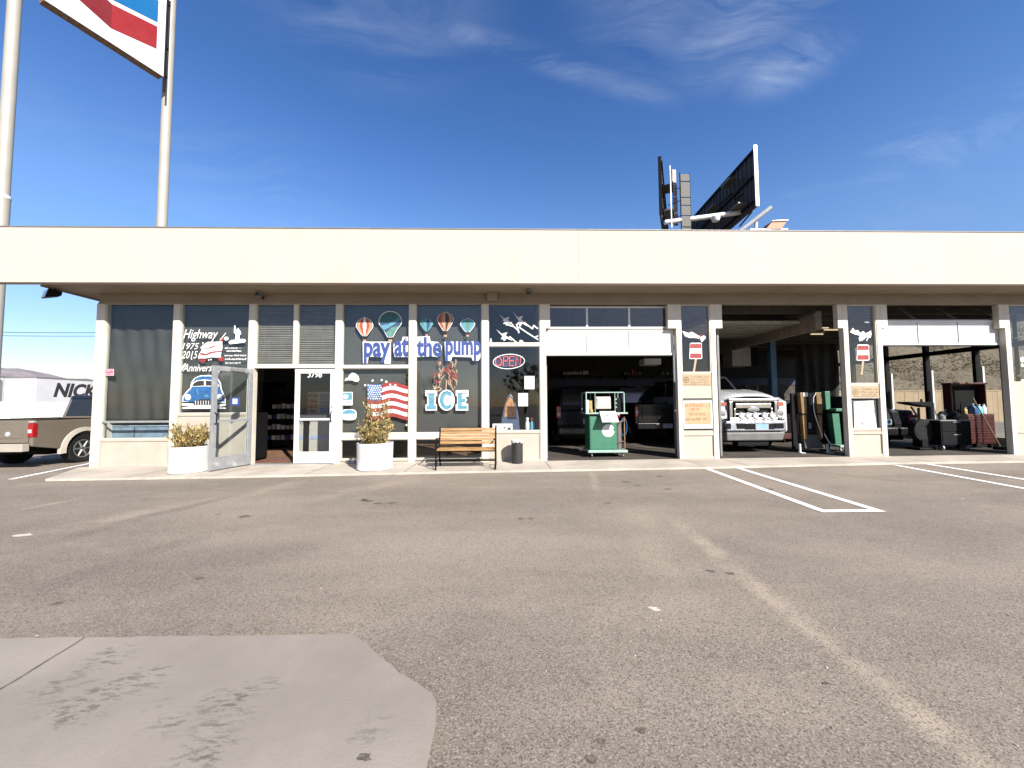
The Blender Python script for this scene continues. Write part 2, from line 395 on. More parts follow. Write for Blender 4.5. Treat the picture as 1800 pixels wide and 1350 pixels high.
# ------------------------------------------------------------------ ground
def struct(o, label=None): o['kind'] = 'structure'; return o
mb = MB(); xs = [-400, -30, -15, 0, 15, 30, 400]; ys = [-300, -30, 0, 30, 700]
mb.add([(x, y, gz(x)) for y in ys for x in xs], [(j * 7 + i, j * 7 + i + 1, (j + 1) * 7 + i + 1, (j + 1) * 7 + i) for j in range(4) for i in range(6)])
struct(mb.build('parking_lot', M['asphalt']))

LIFT = .04
front = [G(80, 842, LIFT), G(420, 836.5, LIFT), G(800, 828.5, LIFT), G(1230, 821, LIFT), G(1575, 813, LIFT), G(1800, 810, LIFT)]
front.append(Vector((15.5, front[-1].y - .02, LIFT + gz(15.5))))
def jag(pts, step, amp):
    out = []
    for a, b in zip(pts[:-1], pts[1:]):
        n = max(1, int((b - a).length / step)); d = (b - a).normalized(); nr = Vector((-d.y, d.x, 0))
        for i in range(n): out.append(a + (b - a) * (i / n) + nr * (rnd.uniform(-amp, amp) if i else 0))
    out.append(pts[-1]); return out
fr = jag(front, .12, .010)
back = [Vector((15.5, .03, LIFT + gz(15.5))), Vector((.95, .03, LIFT + gz(.95))), Vector((-9.4, .03, LIFT + gz(-9.4)))]
mb = MB(); mb.prism([p for p in fr + back], (0, 0, -.07)); struct(mb.build('pavement', M['walk'], bevel=0))
# cut joints across the pavement
mb = MB()
for px in (205, 330, 455, 590, 735, 870, 957, 1195, 1262, 1500, 1562):
    a = P(px, 700, 0); yf = min(p.y for p in fr) ; x = a.x
    k = min(range(len(fr)), key=lambda i: abs(fr[i].x - x)); z = LIFT + gz(x) + .002
    mb.add([(x - .006, fr[k].y + .02, z), (x + .006, fr[k].y + .02, z), (x + .006, .01, z), (x - .006, .01, z)], [(0, 1, 2, 3)])
struct(mb.build('pavement_joints', M['ink']))

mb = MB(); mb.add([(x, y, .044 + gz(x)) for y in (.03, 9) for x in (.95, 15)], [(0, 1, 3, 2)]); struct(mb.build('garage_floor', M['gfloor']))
mb = MB(); mb.add([(x, y, .044 + gz(x)) for y in (.03, 9) for x in (-9.2, .95)], [(0, 1, 3, 2)])
struct(mb.build('shop_floor', pm('shop_floor_tiles', (.15, .085, .05), .5, var=.2)))

def ribbon(mb, a, b, w, lift):
    d = (b - a); d.z = 0; d.normalize(); n = Vector((-d.y, d.x, 0)) * w / 2
    q = [a + n, b + n, b - n, a - n]
    for p in q: p.z = gz(p.x) + lift
    mb.add(q, [(3, 2, 1, 0)])
mb = MB()
A0, A1, B0, B1 = G(1240, 823), G(1447, 899), G(1298, 823), G(1544, 898)
ribbon(mb, A0, A1, .105, .005); ribbon(mb, B0, B1, .105, .005)
d = (B1 - A1).normalized(); ribbon(mb, A1 - d * .05, B1 + d * .05, .105, .0065)
C0, D0 = G(1575, 818), G(1630, 816); C1 = C0 + (G(1800, 859) - C0) * 1.55; D1 = D0 + (G(1800, 843) - D0) * 1.5
ribbon(mb, C0, C1, .105, .005); ribbon(mb, D0, D1, .105, .005); ribbon(mb, C1, D1, .105, .0065)
E0 = G(18, 843); E1 = G(122, 822); ribbon(mb, E0, E1 + (E1 - E0) * 1.5, .10, .005)
struct(mb.build('parking_markings', M['line']))

edge = [G(*p) for p in ((-500, 1131), (0, 1127), (148, 1125), (400, 1122), (622, 1119), (636, 1131), (668, 1160), (700, 1187), (733, 1206), (760, 1226), (767, 1242), (764, 1285), (757, 1315), (750, 1352), (735, 1480), (700, 1900), (-500, 1900))]
pts = jag(edge, .06, .006)
for p in pts: p.z = gz(p.x) + .006
mb = MB(); mb.prism([p + Vector((0, 0, .010)) for p in pts], (0, 0, -.03)); struct(mb.build('concrete_pad', M['pad']))
mb = MB(); jp = jag([G(148, 1126), G(-60, 1255)], .08, .007)
for a, b in zip(jp[:-1], jp[1:]): ribbon(mb, a.copy(), b.copy(), .012, .019)
struct(mb.build('pad_joint', pm('joint_tar', (.10, .085, .07), .9, var=.4, scale=20)))
mb = MB()
for px, py, r in ((1127, 1284, .022), (1057, 1303, .02), (1040, 1335, .025), (1252, 1005, .03), (1284, 1008, .035), (1245, 1003, .018), (915, 912, .05), (933, 912, .03), (650, 881, .07), (664, 885, .06), (690, 884, .07), (428, 908, .07), (640, 880, .05), (1100, 847, .07), (1120, 853, .05), (1160, 837, .06), (1350, 860, .10), (640, 1340, .03), (1452, 1202, .016), (1068, 884, .05), (1175, 860, .06)):
    c = G(px, py); n = 11; r *= .72; mb.poly([(c.x + r * 1.5 * math.cos(k * 2 * PI / n) * rnd.uniform(.6, 1.2), c.y + r * math.sin(k * 2 * PI / n) * rnd.uniform(.6, 1.2), c.z + (.019 if px == 640 else .003)) for k in range(n)])
struct(mb.build('oil_drips', pm('old_oil', (.085, .070, .057), .7, var=.5, scale=60)))
mb = MB()
for px, py, r in ((1146, 1069, .022), (1154, 1073, .02), (40, 941, .06), (1692, 877, .02)):
    c = G(px, py); n = 9; mb.poly([(c.x + r * 1.6 * math.cos(k * 2 * PI / n) * rnd.uniform(.6, 1.2), c.y + r * .8 * math.sin(k * 2 * PI / n) * rnd.uniform(.6, 1.2), c.z + .003) for k in range(n)])
struct(mb.build('paint_flecks', pm('pale_fleck', (.42, .38, .32), .8, var=.2, scale=40)))
# loose pebbles and litter on the asphalt: nobody could count it
mb = MB()
for i in range(80):
    px = rnd.uniform(-100, 1900); py = 832 + 500 * rnd.random() ** 1.8; c = G(px, py); r = rnd.uniform(.0025, .006)
    if -1.0 > c.y - 0 or True:
        mb.hexa([(c.x + sx * r * rnd.uniform(.6, 1.3), c.y + sy * r * rnd.uniform(.6, 1.3), c.z + h) for h in (0, r * .8) for sx, sy in ((-1, -1), (1, -1), (1, 1), (-1, 1))])
tag(mb.build('pebbles', pm('pale_pebble', (.26, .225, .18), .8, var=.4, scale=3)), kind='stuff', label='loose pale pebbles scattered on the asphalt')

# ------------------------------------------------------------------ building
HEAD, SOF, FZ = 3.675, 3.915, 5.075
BX0, BX1, BY1 = P(171, 600).x, 14.0, 9.0
def fx(px, py=560): return P(px, py, 0).x
def fz(py, px=900): return P(px, py, 0).z
BLD = thing('service_station', 'long cream single-storey service station with deep white fascia, shop windows and three garage bays', 'building')
def zb(x): return .0 + gz(x)
# fascia: sheet panels with fine seams, a coping on top
mb = MB(); seams = [-12.6] + [P(px, 450, -.8).x for px in (372, 652, 1017, 1382, 1540)] + [15.2]
for a, b in zip(seams[:-1], seams[1:]): mb.box(a + .0015, b - .0015, -.80, -.70, SOF, FZ)
mb.box(-12.6, 15.2, -.70, -.60, SOF + .01, FZ - .01)
fasmat = pm('fascia_paint', (.38, .318, .272), .85, spec=.15, var=.03, scale=.7, dirt=((.25, .215, .175), .25))
nt_ = fasmat.node_tree; b_ = nt_.nodes['Principled BSDF']; tc_ = nd(nt_, 'ShaderNodeTexCoord').outputs['Object']
sv_ = noise(nt_, nd(nt_, 'ShaderNodeMapping', {'Vector': tc_, 'Scale': (7, 7, .35)}).outputs[0], 1.0, 5, .65)
old_ = b_.inputs['Base Color'].links[0].from_socket
nt_.links.new(mixc(nt_, math_(nt_, 'MULTIPLY', ramp(nt_, sv_, .54, .80), .22), old_, (.21, .175, .135)), b_.inputs['Base Color'])
bn_ = nd(nt_, 'ShaderNodeBump', {'Height': noise(nt_, tc_, 1.3, 2), 'Strength': .25, 'Distance': .03}); nt_.links.new(bn_.outputs[0], b_.inputs['Normal'])
mb.build('fascia', fasmat, BLD)
MB().box(-12.62, 15.22, -.812, -.58, FZ, FZ + .022).build('coping', M['greymetal'], BLD)
mb = MB()
for pts in ([(1018, 470), (1018.6, 497)], [(905, 472), (985, 469), (1060, 466), (1095, 467)], [(1010, 415), (1011, 446)]):
    stroke(mb, pts, 1.1, -.8005, .001)
mb.build('caulk_line', pm('dark_caulk', (.40, .33, .25), .7), BLD, label='fine crack and caulk lines in the fascia')
SX0 = P(53, 499, -.8).x
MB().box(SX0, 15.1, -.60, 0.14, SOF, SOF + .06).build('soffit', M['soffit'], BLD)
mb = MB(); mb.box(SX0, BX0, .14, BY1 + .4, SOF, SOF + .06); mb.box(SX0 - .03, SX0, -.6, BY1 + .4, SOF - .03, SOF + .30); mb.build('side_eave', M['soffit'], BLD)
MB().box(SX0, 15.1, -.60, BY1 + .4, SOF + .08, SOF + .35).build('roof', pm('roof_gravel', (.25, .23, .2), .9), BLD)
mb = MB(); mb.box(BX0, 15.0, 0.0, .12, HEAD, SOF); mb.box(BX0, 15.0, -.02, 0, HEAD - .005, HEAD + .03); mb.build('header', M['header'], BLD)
# shell
mb = MB(); mb.box(BX0 - .02, BX0 + .08, .12, BY1, -.1, SOF); mb.box(BX0, 15, BY1, BY1 + .15, -.1, SOF); mb.build('wall', M['cream'], BLD)
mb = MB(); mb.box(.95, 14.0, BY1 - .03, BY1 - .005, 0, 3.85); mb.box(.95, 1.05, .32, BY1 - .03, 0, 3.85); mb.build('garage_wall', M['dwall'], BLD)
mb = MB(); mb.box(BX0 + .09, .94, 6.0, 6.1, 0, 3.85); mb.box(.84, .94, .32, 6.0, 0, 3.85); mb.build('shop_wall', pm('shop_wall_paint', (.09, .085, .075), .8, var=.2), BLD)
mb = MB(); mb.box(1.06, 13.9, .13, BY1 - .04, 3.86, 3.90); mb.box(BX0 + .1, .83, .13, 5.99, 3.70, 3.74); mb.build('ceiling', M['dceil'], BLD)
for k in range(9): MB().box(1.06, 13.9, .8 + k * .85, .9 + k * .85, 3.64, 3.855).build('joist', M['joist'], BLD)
MB().box(1.06, 13.9, BY1 - .10, BY1 - .032, 2.16, 2.48).build('blue_stripe', M['bluewall'], BLD, label='blue painted band along the garage back wall')
# ceiling beam beside the raised door
MB().box(7.86, 8.02, .5, 7.0, 3.16, 3.63).build('ceiling_beam', pm('beam_paint', (.17, .135, .10), .6, var=.2), BLD)

# mullions of the shop front
def mullion(l, r, zt=HEAD, y1=.14):
    a, b = fx(l, 534), fx(r, 534); return MB().box(a, b, 0, y1, zb(a), zt).build('mullion', M['cream'], BLD, bevel=.004)
for l, r in ((170.5, 185), (305.5, 317), (438.5, 449.5), (590.7, 601.7), (719.5, 730.8), (846.8, 858), (948.5, 959)):
    mullion(l, r)
GY = .056
def window(l, r, top, bot, sill=True, fr=.016, name='window', label=None):
    a, b, zt, z0 = fx(l, 534), fx(r, 534), fz(top), fz(bot)
    mb = MB(); e = .0
    mb.box(a, a + fr, .02, .10, z0, zt); mb.box(b - fr, b, .02, .10, z0, zt); mb.box(a + fr, b - fr, .022, .098, zt - fr, zt); mb.box(a + fr, b - fr, .018, .102, z0, z0 + fr)
    w = mb.build(name, M['cream'], BLD, label=label)
    MB().box(a + fr - .004, b - fr + .004, GY + .003, GY + .009, z0 + fr - .004, zt - fr + .004).build('glass_pane', M['glass'], w)
    return w
def rail(l, r, top, bot, y0=.004, mat='cream', name='rail'):
    a, b = fx(l, 534), fx(r, 534); return MB().box(a, b, y0, .12, fz(bot), fz(top)).build(name, M[mat], BLD, bevel=.003)
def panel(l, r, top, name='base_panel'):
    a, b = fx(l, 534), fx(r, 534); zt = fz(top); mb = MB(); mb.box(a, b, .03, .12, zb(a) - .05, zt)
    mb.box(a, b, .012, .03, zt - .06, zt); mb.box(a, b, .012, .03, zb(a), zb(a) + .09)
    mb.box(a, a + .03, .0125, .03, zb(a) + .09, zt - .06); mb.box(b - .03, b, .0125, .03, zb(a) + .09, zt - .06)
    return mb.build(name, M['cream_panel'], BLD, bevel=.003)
w1 = window(185, 305.5, 533.5, 766, label='shop window with a dark curtain behind it')
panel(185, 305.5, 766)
a, b = fx(185, 534), fx(305.5, 534); MB().box(a + .016, b - .016, .03, .055, fz(738.5), fz(735)).build('glazing_bar', M['alu'], w1)
w2 = window(317, 438.5, 533.5, 723, label='shop window painted with lettering and a blue car')
panel(317, 438.5, 723)
w3 = window(601.7, 719.5, 533.5, 641.5, label='upper shop window painted with two balloons')
rail(601.7, 719.5, 641.5, 646)
w3b = window(601.7, 719.5, 646, 760, label='shop window painted with a striped flag')
rail(601.7, 719.5, 760, 770.5)
w3c = window(601.7, 719.5, 770.5, 805)
panel(601.7, 719.5, 805)
w4 = window(730.8, 846.8, 533.5, 760, label='shop window painted with three balloons and ICE')
rail(730.8, 846.8, 760, 770.5)
w4b = window(730.8, 846.8, 770.5, 805); panel(730.8, 846.8, 805)
w5 = window(858, 948.5, 533.5, 603, label='upper shop window painted with white jets')
rail(858, 948.5, 603, 608)
w5b = window(858, 948.5, 608, 757.5, label='shop window with a neon sign and two notices')
panel(858, 948.5, 757.5)
# door transoms
tr1 = window(449.5, 517, 533.5, 640, name='transom_window'); rail(517, 523, 533.5, 640)
tr2 = window(523, 590.7, 533.5, 640, name='transom_window'); rail(449.5, 590.7, 640, 645.5)

# ---- entrance doors: the left leaf open outwards, the right leaf shut
def door_leaf(w, h, mat, hand, label):
    """local: hinge at x=0, leaf along +x, outside face at y=-.045"""
    mb = MB(); s, t, bt = .105, .10, .27
    mb.box(0, s, -.045, 0, .015, h); mb.box(w - s, w, -.045, 0, .015, h); mb.box(s, w - s, -.044, -.001, h - t, h); mb.box(s, w - s, -.044, -.001, .015, bt)
    d = mb.build('entrance_door', mat, BLD, bevel=.004, label=label)
    MB().box(s, w - s, -.026, -.020, bt, h - t).build('glass_pane', M['glass'], d)
    MB().box(s, w - s, -.06, .015, .98, 1.025).build('push_bar', M['alu'] if hand else M['whitedoor'], d)
    hx = w - .06; mb = MB(); mb.path([(hx, -.045, .95), (hx, -.095, .97), (hx, -.095, 1.16), (hx, -.045, 1.18)], .011)
    mb.path([(hx, 0, .95), (hx, .05, .97), (hx, .05, 1.16), (hx, 0, 1.18)], .011); mb.build('handle', M['dark'], d, smooth=True)
    MB().lathe([(.016, -.052), (.018, -.046)], 12, (hx, 0, 1.28), axis='y').build('lock', M['dark'], d)
    return d
xl, xm, xr = fx(449.5, 534), fx(517.2, 700), fx(590.7, 534)
H = fz(645.5) - .05
dz = gz(-5) + .045
fixed = door_leaf(xr - xm, H, M['whitedoor'], 0, 'white glazed door leaf standing shut'); fixed.location = (xm, .06, dz)
hinge = Vector((xl + .005, -.01, dz)); free = G(369, 829, .05)
ang = math.atan2(free.y - hinge.y, free.x - hinge.x)
leaf = door_leaf(min(1.0, (Vector((free.x, free.y)) - Vector((hinge.x, hinge.y))).length), H, M['alu'], 1, 'grey glazed door leaf standing open outwards'); leaf.location = hinge; leaf.rotation_euler = (0, 0, ang)
mb = MB(); mb.box(xm - .03, xm + .0, .05, .12, fz(652), fz(645.5)); mb.box(xl, xr, -.02, .14, dz - .02, dz + .006); mb.build('threshold', M['alu'], BLD)
# door closer arm, kick stop and stickers on the open leaf
mb = MB(); mb.box(.25, .55, .005, .055, H - .09, H - .03); mb.build('door_closer', M['greymetal'], leaf)
st_ = MB().box(.30, .52, -.0195, -.0185, 1.32, 1.50).build('door_sticker', M['pblue'], leaf, label='blue and white sticker on the open door glass')
MB().box(.36, .47, -.0182, -.0175, 1.36, 1.47).build('sticker_panel', M['paper'], st_)
mb = MB(); mb.tube((.62, -.02, .20), (.62, -.02, .0), .012); mb.build('door_stop', M['greymetal'], leaf)

# ---- bay pillars
def pillar(cl, ol, wl, wr, orr, cr, wbot, bands, name, label, wtop=535):
    """px: capital left, post left, window left/right, post right, capital right (at head height)"""
    mb = MB(); a, b, c, d = fx(ol, 585), fx(wl, 585), fx(wr, 585), fx(orr, 585); zc = fz(577, 1200)
    z0 = zb(a)
    mb.box(a, b, 0, .13, z0, HEAD); mb.box(c, d, 0, .13, z0, HEAD)
    mb.box(fx(cl, 540), a, .001, .128, zc, HEAD); mb.box(d, fx(cr, 540), .001, .128, zc, HEAD)
    p = mb.build('pillar', M['cream'], BLD, bevel=.006, label=label)
    mb = MB()
    zt = fz(wbot, 1200)
    for t, bt in bands: MB().box(b, c, .02, .10, fz(bt, 1200), fz(t, 1200)).build('pillar_band', M['cream_panel'], p, bevel=.003)
    zl = fz(763, 1200); mb.box(b, c, .035, .10, z0, zl); mb.box(b, c, .012, .035, zl - .04, zl + .03); mb.box(b, c, .012, .035, z0, z0 + .10)
    mb.build('pillar_panel', M['cream_panel'], p, bevel=.003)
    mb = MB(); f = .02; zt0 = fz(wtop, 1200)
    mb.box(b, b + f, .012, .09, zt, zt0); mb.box(c - f, c, .012, .09, zt, zt0); mb.box(b + f, c - f, .014, .088, zt0 - f, zt0); mb.box(b + f, c - f, .013, .089, zt, zt + f)
    w = mb.build('window', M['cream'], p)
    MB().box(b + f, c - f, GY + .003, GY + .009, zt + f, zt0 - f).build('glass_pane', M['glass'], w)
    return p, b, c
pA, pAl, pAr = pillar(1173.4, 1189, 1197, 1249, 1258, 1268.8, 655, [(655, 700.5), (757, 763)], 'pillar', 'narrow pillar with a striped ice lolly painted on its window')
pB, pBl, pBr = pillar(1471.5, 1483, 1490.5, 1541.5, 1550.5, 1559, 676, [(676, 702), (755, 760)], 'pillar', 'narrow pillar with a paper notice in its lower pane')
pC, pCl, pCr = pillar(1755, 1767.5, 1776, 1830, 1839, 1850, 675, [(675, 762)], 'pillar', 'pillar at the right end beside the third bay')
# jamb post at the left of the first bay, with its bracket
a, b, c = fx(950.5, 585), fx(959, 585), fx(966.7, 540); zc = fz(577)
mb = MB(); mb.box(fx(959, 534), c, .001, .128, zc, HEAD); mb.box(a + .06, b + .005, .175, .30, zb(a), HEAD); mb.build('door_jamb', M['cream'], BLD, bevel=.005)
mb = MB(); mb.box(fx(1850, 560), 14.15, 0, .12, 0, .75); mb.box(14.0, 14.15, .12, .4, 0, SOF); mb.box(fx(1850, 560), 14.15, .0, .12, 3.0, HEAD); mb.build('end_panel', M['cream'], BLD)
w9 = window(1851, 1985, 560, 757, label='dark end window past the third bay')

# ---- overhead garage doors
def section(mb, x0, x1, y, z0, z1, th=.045): mb.box(x0, x1, y, y + th, z0, z1)
def garage_door_a():
    x0, x1 = P(960, 600, .12).x, P(1184, 600, .12).x; Y = .12
    z0, z1, z2, z3 = P(1070, 624.5, Y).z, P(1070, 579.5, Y).z, P(1070, 577.5, Y).z, P(1070, 538.5, Y).z
    mb = MB(); mb.box(x0, x1, Y + .02, Y + .05, z0, z1)
    mb.box(x0, x1, Y, Y + .02, z0, z0 + .055); mb.box(x0, x1, Y, Y + .02, z1 - .045, z1)
    st = [x0, P(1032.5, 600, Y).x, P(1107, 600, Y).x, x1]
    for i, x in enumerate(st):
        w = .05 if i in (0, 3) else .035; xa = x if i == 0 else (x - w if i == 3 else x - w / 2); mb.box(xa, xa + w, Y, Y + .02, z0 + .055, z1 - .045)
    d = mb.build('garage_door', M['white'], BLD, bevel=.004, label='white sectional garage door pulled partly up in the first bay')
    mb = MB(); mb.box(x0, x1, Y + .001, Y + .045, z2, z2 + .04); mb.box(x0, x1, Y + .001, Y + .045, z3 - .035, z3)
    for i, x in enumerate(st):
        w = .045; xa = x if i == 0 else (x - w if i == 3 else x - w / 2); mb.box(xa, xa + w, Y + .0, Y + .046, z2 + .04, z3 - .035)
    g = mb.build('glazed_section', M['white'], d)
    MB().box(x0 + .03, x1 - .03, Y + .02, Y + .026, z2 + .03, z3 - .03).build('glass_pane', M['glass'], d)
    mb = MB(); mb.box(x0 + .01, x1 - .01, Y + .005, Y + .045, z0 - .025, z0 - .002); mb.build('bottom_seal', M['rubber'], d)
garage_door_a()
def garage_door_c():
    Y = .12; x0, x1 = P(1551, 600, Y).x, P(1761, 600, Y).x
    z0, z1 = P(1650, 606.5, Y).z, P(1650, 563, Y).z
    mb = MB(); mb.box(x0, x1, Y + .02, Y + .05, z0, z1); mb.box(x0, x1, Y, Y + .02, z0, z0 + .05); mb.box(x0, x1, Y, Y + .02, z1 - .05, z1)
    st = [x0, P(1616, 600, Y).x, P(1687, 600, Y).x, x1]
    for i, x in enumerate(st):
        w = .04 if i in (0, 3) else .022; xa = x if i == 0 else (x - w if i == 3 else x - w / 2); mb.box(xa, xa + w, Y, Y + .02, z0 + .05, z1 - .05)
    d = mb.build('garage_door', M['white'], BLD, bevel=.004, label='white sectional garage door pulled nearly up in the third bay')
    # next section leans back into the curved track
    ya, za, yb, zb_ = Y + .02, z1 + .01, Y + .42, z1 + .40
    mb = MB()
    for i, x in enumerate(st):
        w = .035; xa = x if i == 0 else (x - w if i == 3 else x - w / 2)
        mb.hexa([(xa, ya, za), (xa + w, ya, za), (xa + w, ya + .04, za), (xa, ya + .04, za), (xa, yb, zb_), (xa + w, yb, zb_), (xa + w, yb + .04, zb_), (xa, yb + .04, zb_)])
    mb.box(x0, x1, ya - .005, ya + .045, za - .02, za + .02)
    g = mb.build('glazed_section', M['greymetal'], d)
    MB().hexa([(x0 + .02, ya + .01, za), (x1 - .02, ya + .01, za), (x1 - .02, ya + .016, za), (x0 + .02, ya + .016, za), (x0 + .02, yb + .01, zb_), (x1 - .02, yb + .01, zb_), (x1 - .02, yb + .016, zb_), (x0 + .02, yb + .016, zb_)]).build('glass_pane', M['glass'], d)
    MB().box(x0 + .01, x1 - .01, Y + .005, Y + .045, z0 - .025, z0 - .002).build('bottom_seal', M['rubber'], d)
garage_door_c()
def garage_door_b():
    x0, x1 = P(1264, 600, .31).x, 7.78; z = 3.42
    mb = MB(); d = None
    for k in range(4): mb.box(x0, x1, .9 + k * .62, .9 + k * .62 + .60, z, z + .05); mb.box(x0, x1, .9 + k * .62, .94 + k * .62, z - .03, z)
    d = mb.build('garage_door', pm('door_underside', (.20, .175, .145), .6, var=.15), BLD, label='garage door rolled back flat under the ceiling of the middle bay')
    for x in (x0 - .03, x1 + .0):
        MB().box(x, x + .05, .45, 3.9, z + .06, z + .13).build('door_track', M['greymetal'], d)
garage_door_b()
for l, r in ((961, 1183), (1264, 1478), (1552, 1760)):
    for px, s in ((l, 1), (r, -1)):
        x = P(px, 600, .36).x; MB().box(min(x, x + s * -.05), max(x, x + s * -.05), .37, .42, .05, 3.4).build('door_track', M['greymetal'], BLD)

# ---- glazed right-hand side wall
mb = MB(); mb.box(14.0, 14.12, .4, BY1, 3.5, SOF); mb.box(14.0, 14.12, .4, BY1, -.05, .32); mb.build('side_wall', M['cream'], BLD)
for k in range(6): MB().box(13.98, 14.13, .78 + 1.34 * k, .87 + 1.34 * k, .32, 3.5).build('side_mullion', M['dark'], BLD)
MB().box(13.97, 14.135, .4, BY1, 2.84, 2.97).build('side_rail', M['dark'], BLD)
MB().box(14.05, 14.056, .42, BY1 - .05, .32, 3.5).build('side_glass', M['glass'], BLD)
# ------------------------------------------------------------------ window paint
D = GY
def balloon(name, win, cx, top, mid, bot, hw, cols, label, basket=True, outline=True, swirl=False):
    """gored balloon envelope: top / widest / mouth rows in px"""
    mb = MB(); n = len(cols)
    prof = []
    for i in range(13):
        t = i / 12
        if t < .45: y = top + (mid - top) * math.sin(t / .45 * PI / 2) ** 1; w = math.sqrt(max(0, 1 - ((mid - y) / (mid - top)) ** 2))
        else: q = (t - .45) / .55; y = mid + (bot - mid) * q; w = (1 - q) ** .8 * .86 + .14; w = min(1, w * (1 - .0 * q))
        prof.append((y, max(w, .10)))
    mats = []
    if outline:
        L = [(cx - hw * w * 1.0 - 1.3, y) for y, w in prof]; Rr = [(cx + hw * w + 1.3, y) for y, w in prof][::-1]
        flat(mb, [(cx, top - 1.2)] + Rr[::-1] + L[::-1], D, .0015, len(cols))
    for k in range(n):
        a, b = -1 + 2 * k / n, -1 + 2 * (k + 1) / n
        a, b = math.sin(a * PI / 2), math.sin(b * PI / 2)
        for (y0, q0), (y1, q1) in zip(prof[:-1], prof[1:]):
            mb.mi = k
            if swirl:
                kk = lambda y: 0
            mb.prism([P(x, y, D) for x, y in ((cx + a * hw * q0, y0), (cx + b * hw * q0, y0), (cx + b * hw * q1, y1), (cx + a * hw * q1, y1))], (0, -.003, 0))
    mb.mi = 0
    bw = max(2.2, hw * .2); by = bot + (bot - mid) * .35
    stroke(mb, [(cx - hw * .16, bot), (cx - bw, by)], .8, D, .004, n + 1); stroke(mb, [(cx + hw * .16, bot), (cx + bw, by)], .8, D, .004, n + 1)
    flat(mb, [(cx - bw, by), (cx + bw, by), (cx + bw * .85, by + bw * 1.3), (cx - bw * .85, by + bw * 1.3)], D, .003, n + 2)
    return mb.build(name, [M[c] for c in cols] + [M['pwhite'], M['pbrown'], M['pcream']], win, label=label)
balloon('painted_balloon', w3, 641, 558, 574, 591, 14, ['porange', 'pcream', 'porange', 'pwhite', 'porange', 'pcream', 'porange'], 'painted balloon with orange and cream stripes')
# the large teal balloon carries sweeping bands
def swirl_balloon():
    cx, top, mid, bot, hw = 686, 548, 566, 592, 19.5; mb = MB()
    env = ell(cx, mid, hw + 1.4, mid - top + 1.4, 16, 180, 0) + [(cx + hw * .98, mid + 5), (cx + hw * .62, mid + 14), (cx + 5, bot + 1), (cx - 5, bot + 1), (cx - hw * .62, mid + 14), (cx - hw * .98, mid + 5)]
    flat(mb, env, D, .0015, 4)
    flat(mb, ell(cx, mid, hw, mid - top, 16, 180, 0) + [(cx + hw, mid + 1), (cx - hw, mid + 1)], D, .003, 0)
    flat(mb, [(cx - hw, mid + .6), (cx + hw, mid + .6), (cx + hw * .9, mid + 5.5), (cx + hw * .55, mid + 14), (cx + 4, bot), (cx - 4, bot), (cx - hw * .6, mid + 13.5), (cx - hw * .9, mid + 5.5)], D, .003, 1)
    flat(mb, [(cx - hw * .9, mid + 6), (cx - 4, mid + 4), (cx + 9, mid - 3), (cx + 15, mid - 9), (cx + 18, mid - 4), (cx + 7, mid + 4), (cx - 2, mid + 10), (cx - 11, mid + 15)], D, .005, 2)
    flat(mb, [(cx - 8, mid + 19), (cx + 2, mid + 10), (cx + hw * .88, mid + 5.5), (cx + hw * .5, mid + 15), (cx + 4, bot - .5), (cx - 3, bot - .5)], D, .0045, 3)
    stroke(mb, [(cx - 3.5, bot), (cx - 3, bot + 5)], .8, D, .004, 5); stroke(mb, [(cx + 3.5, bot), (cx + 3, bot + 5)], .8, D, .004, 5)
    flat(mb, [(cx - 3.4, bot + 4.5), (cx + 3.4, bot + 4.5), (cx + 3, bot + 9), (cx - 3, bot + 9)], D, .003, 6)
    mb.build('painted_balloon', [M['pgreen'], M['pnavy'], M['psky'], M['paqua'], M['pwhite'], M['pbrown'], M['pcream']], w3, label='large painted balloon in teal and aqua sweeps')
swirl_balloon()
balloon('painted_balloon', w4, 750, 559, 570, 583, 11.5, ['psky', 'paqua', 'psky', 'pnavy', 'psky', 'paqua'], 'small painted balloon in blue and aqua stripes', outline=False)
balloon('painted_balloon', w4, 783, 549, 563, 582, 13.5, ['pred', 'porange', 'pcream', 'pbrown', 'pcream', 'pred'], 'painted balloon in red and cream')
balloon('painted_balloon', w4, 822, 560, 571, 584, 12, ['psky', 'psky', 'paqua', 'psky', 'psky'], 'small painted balloon in sky blue')
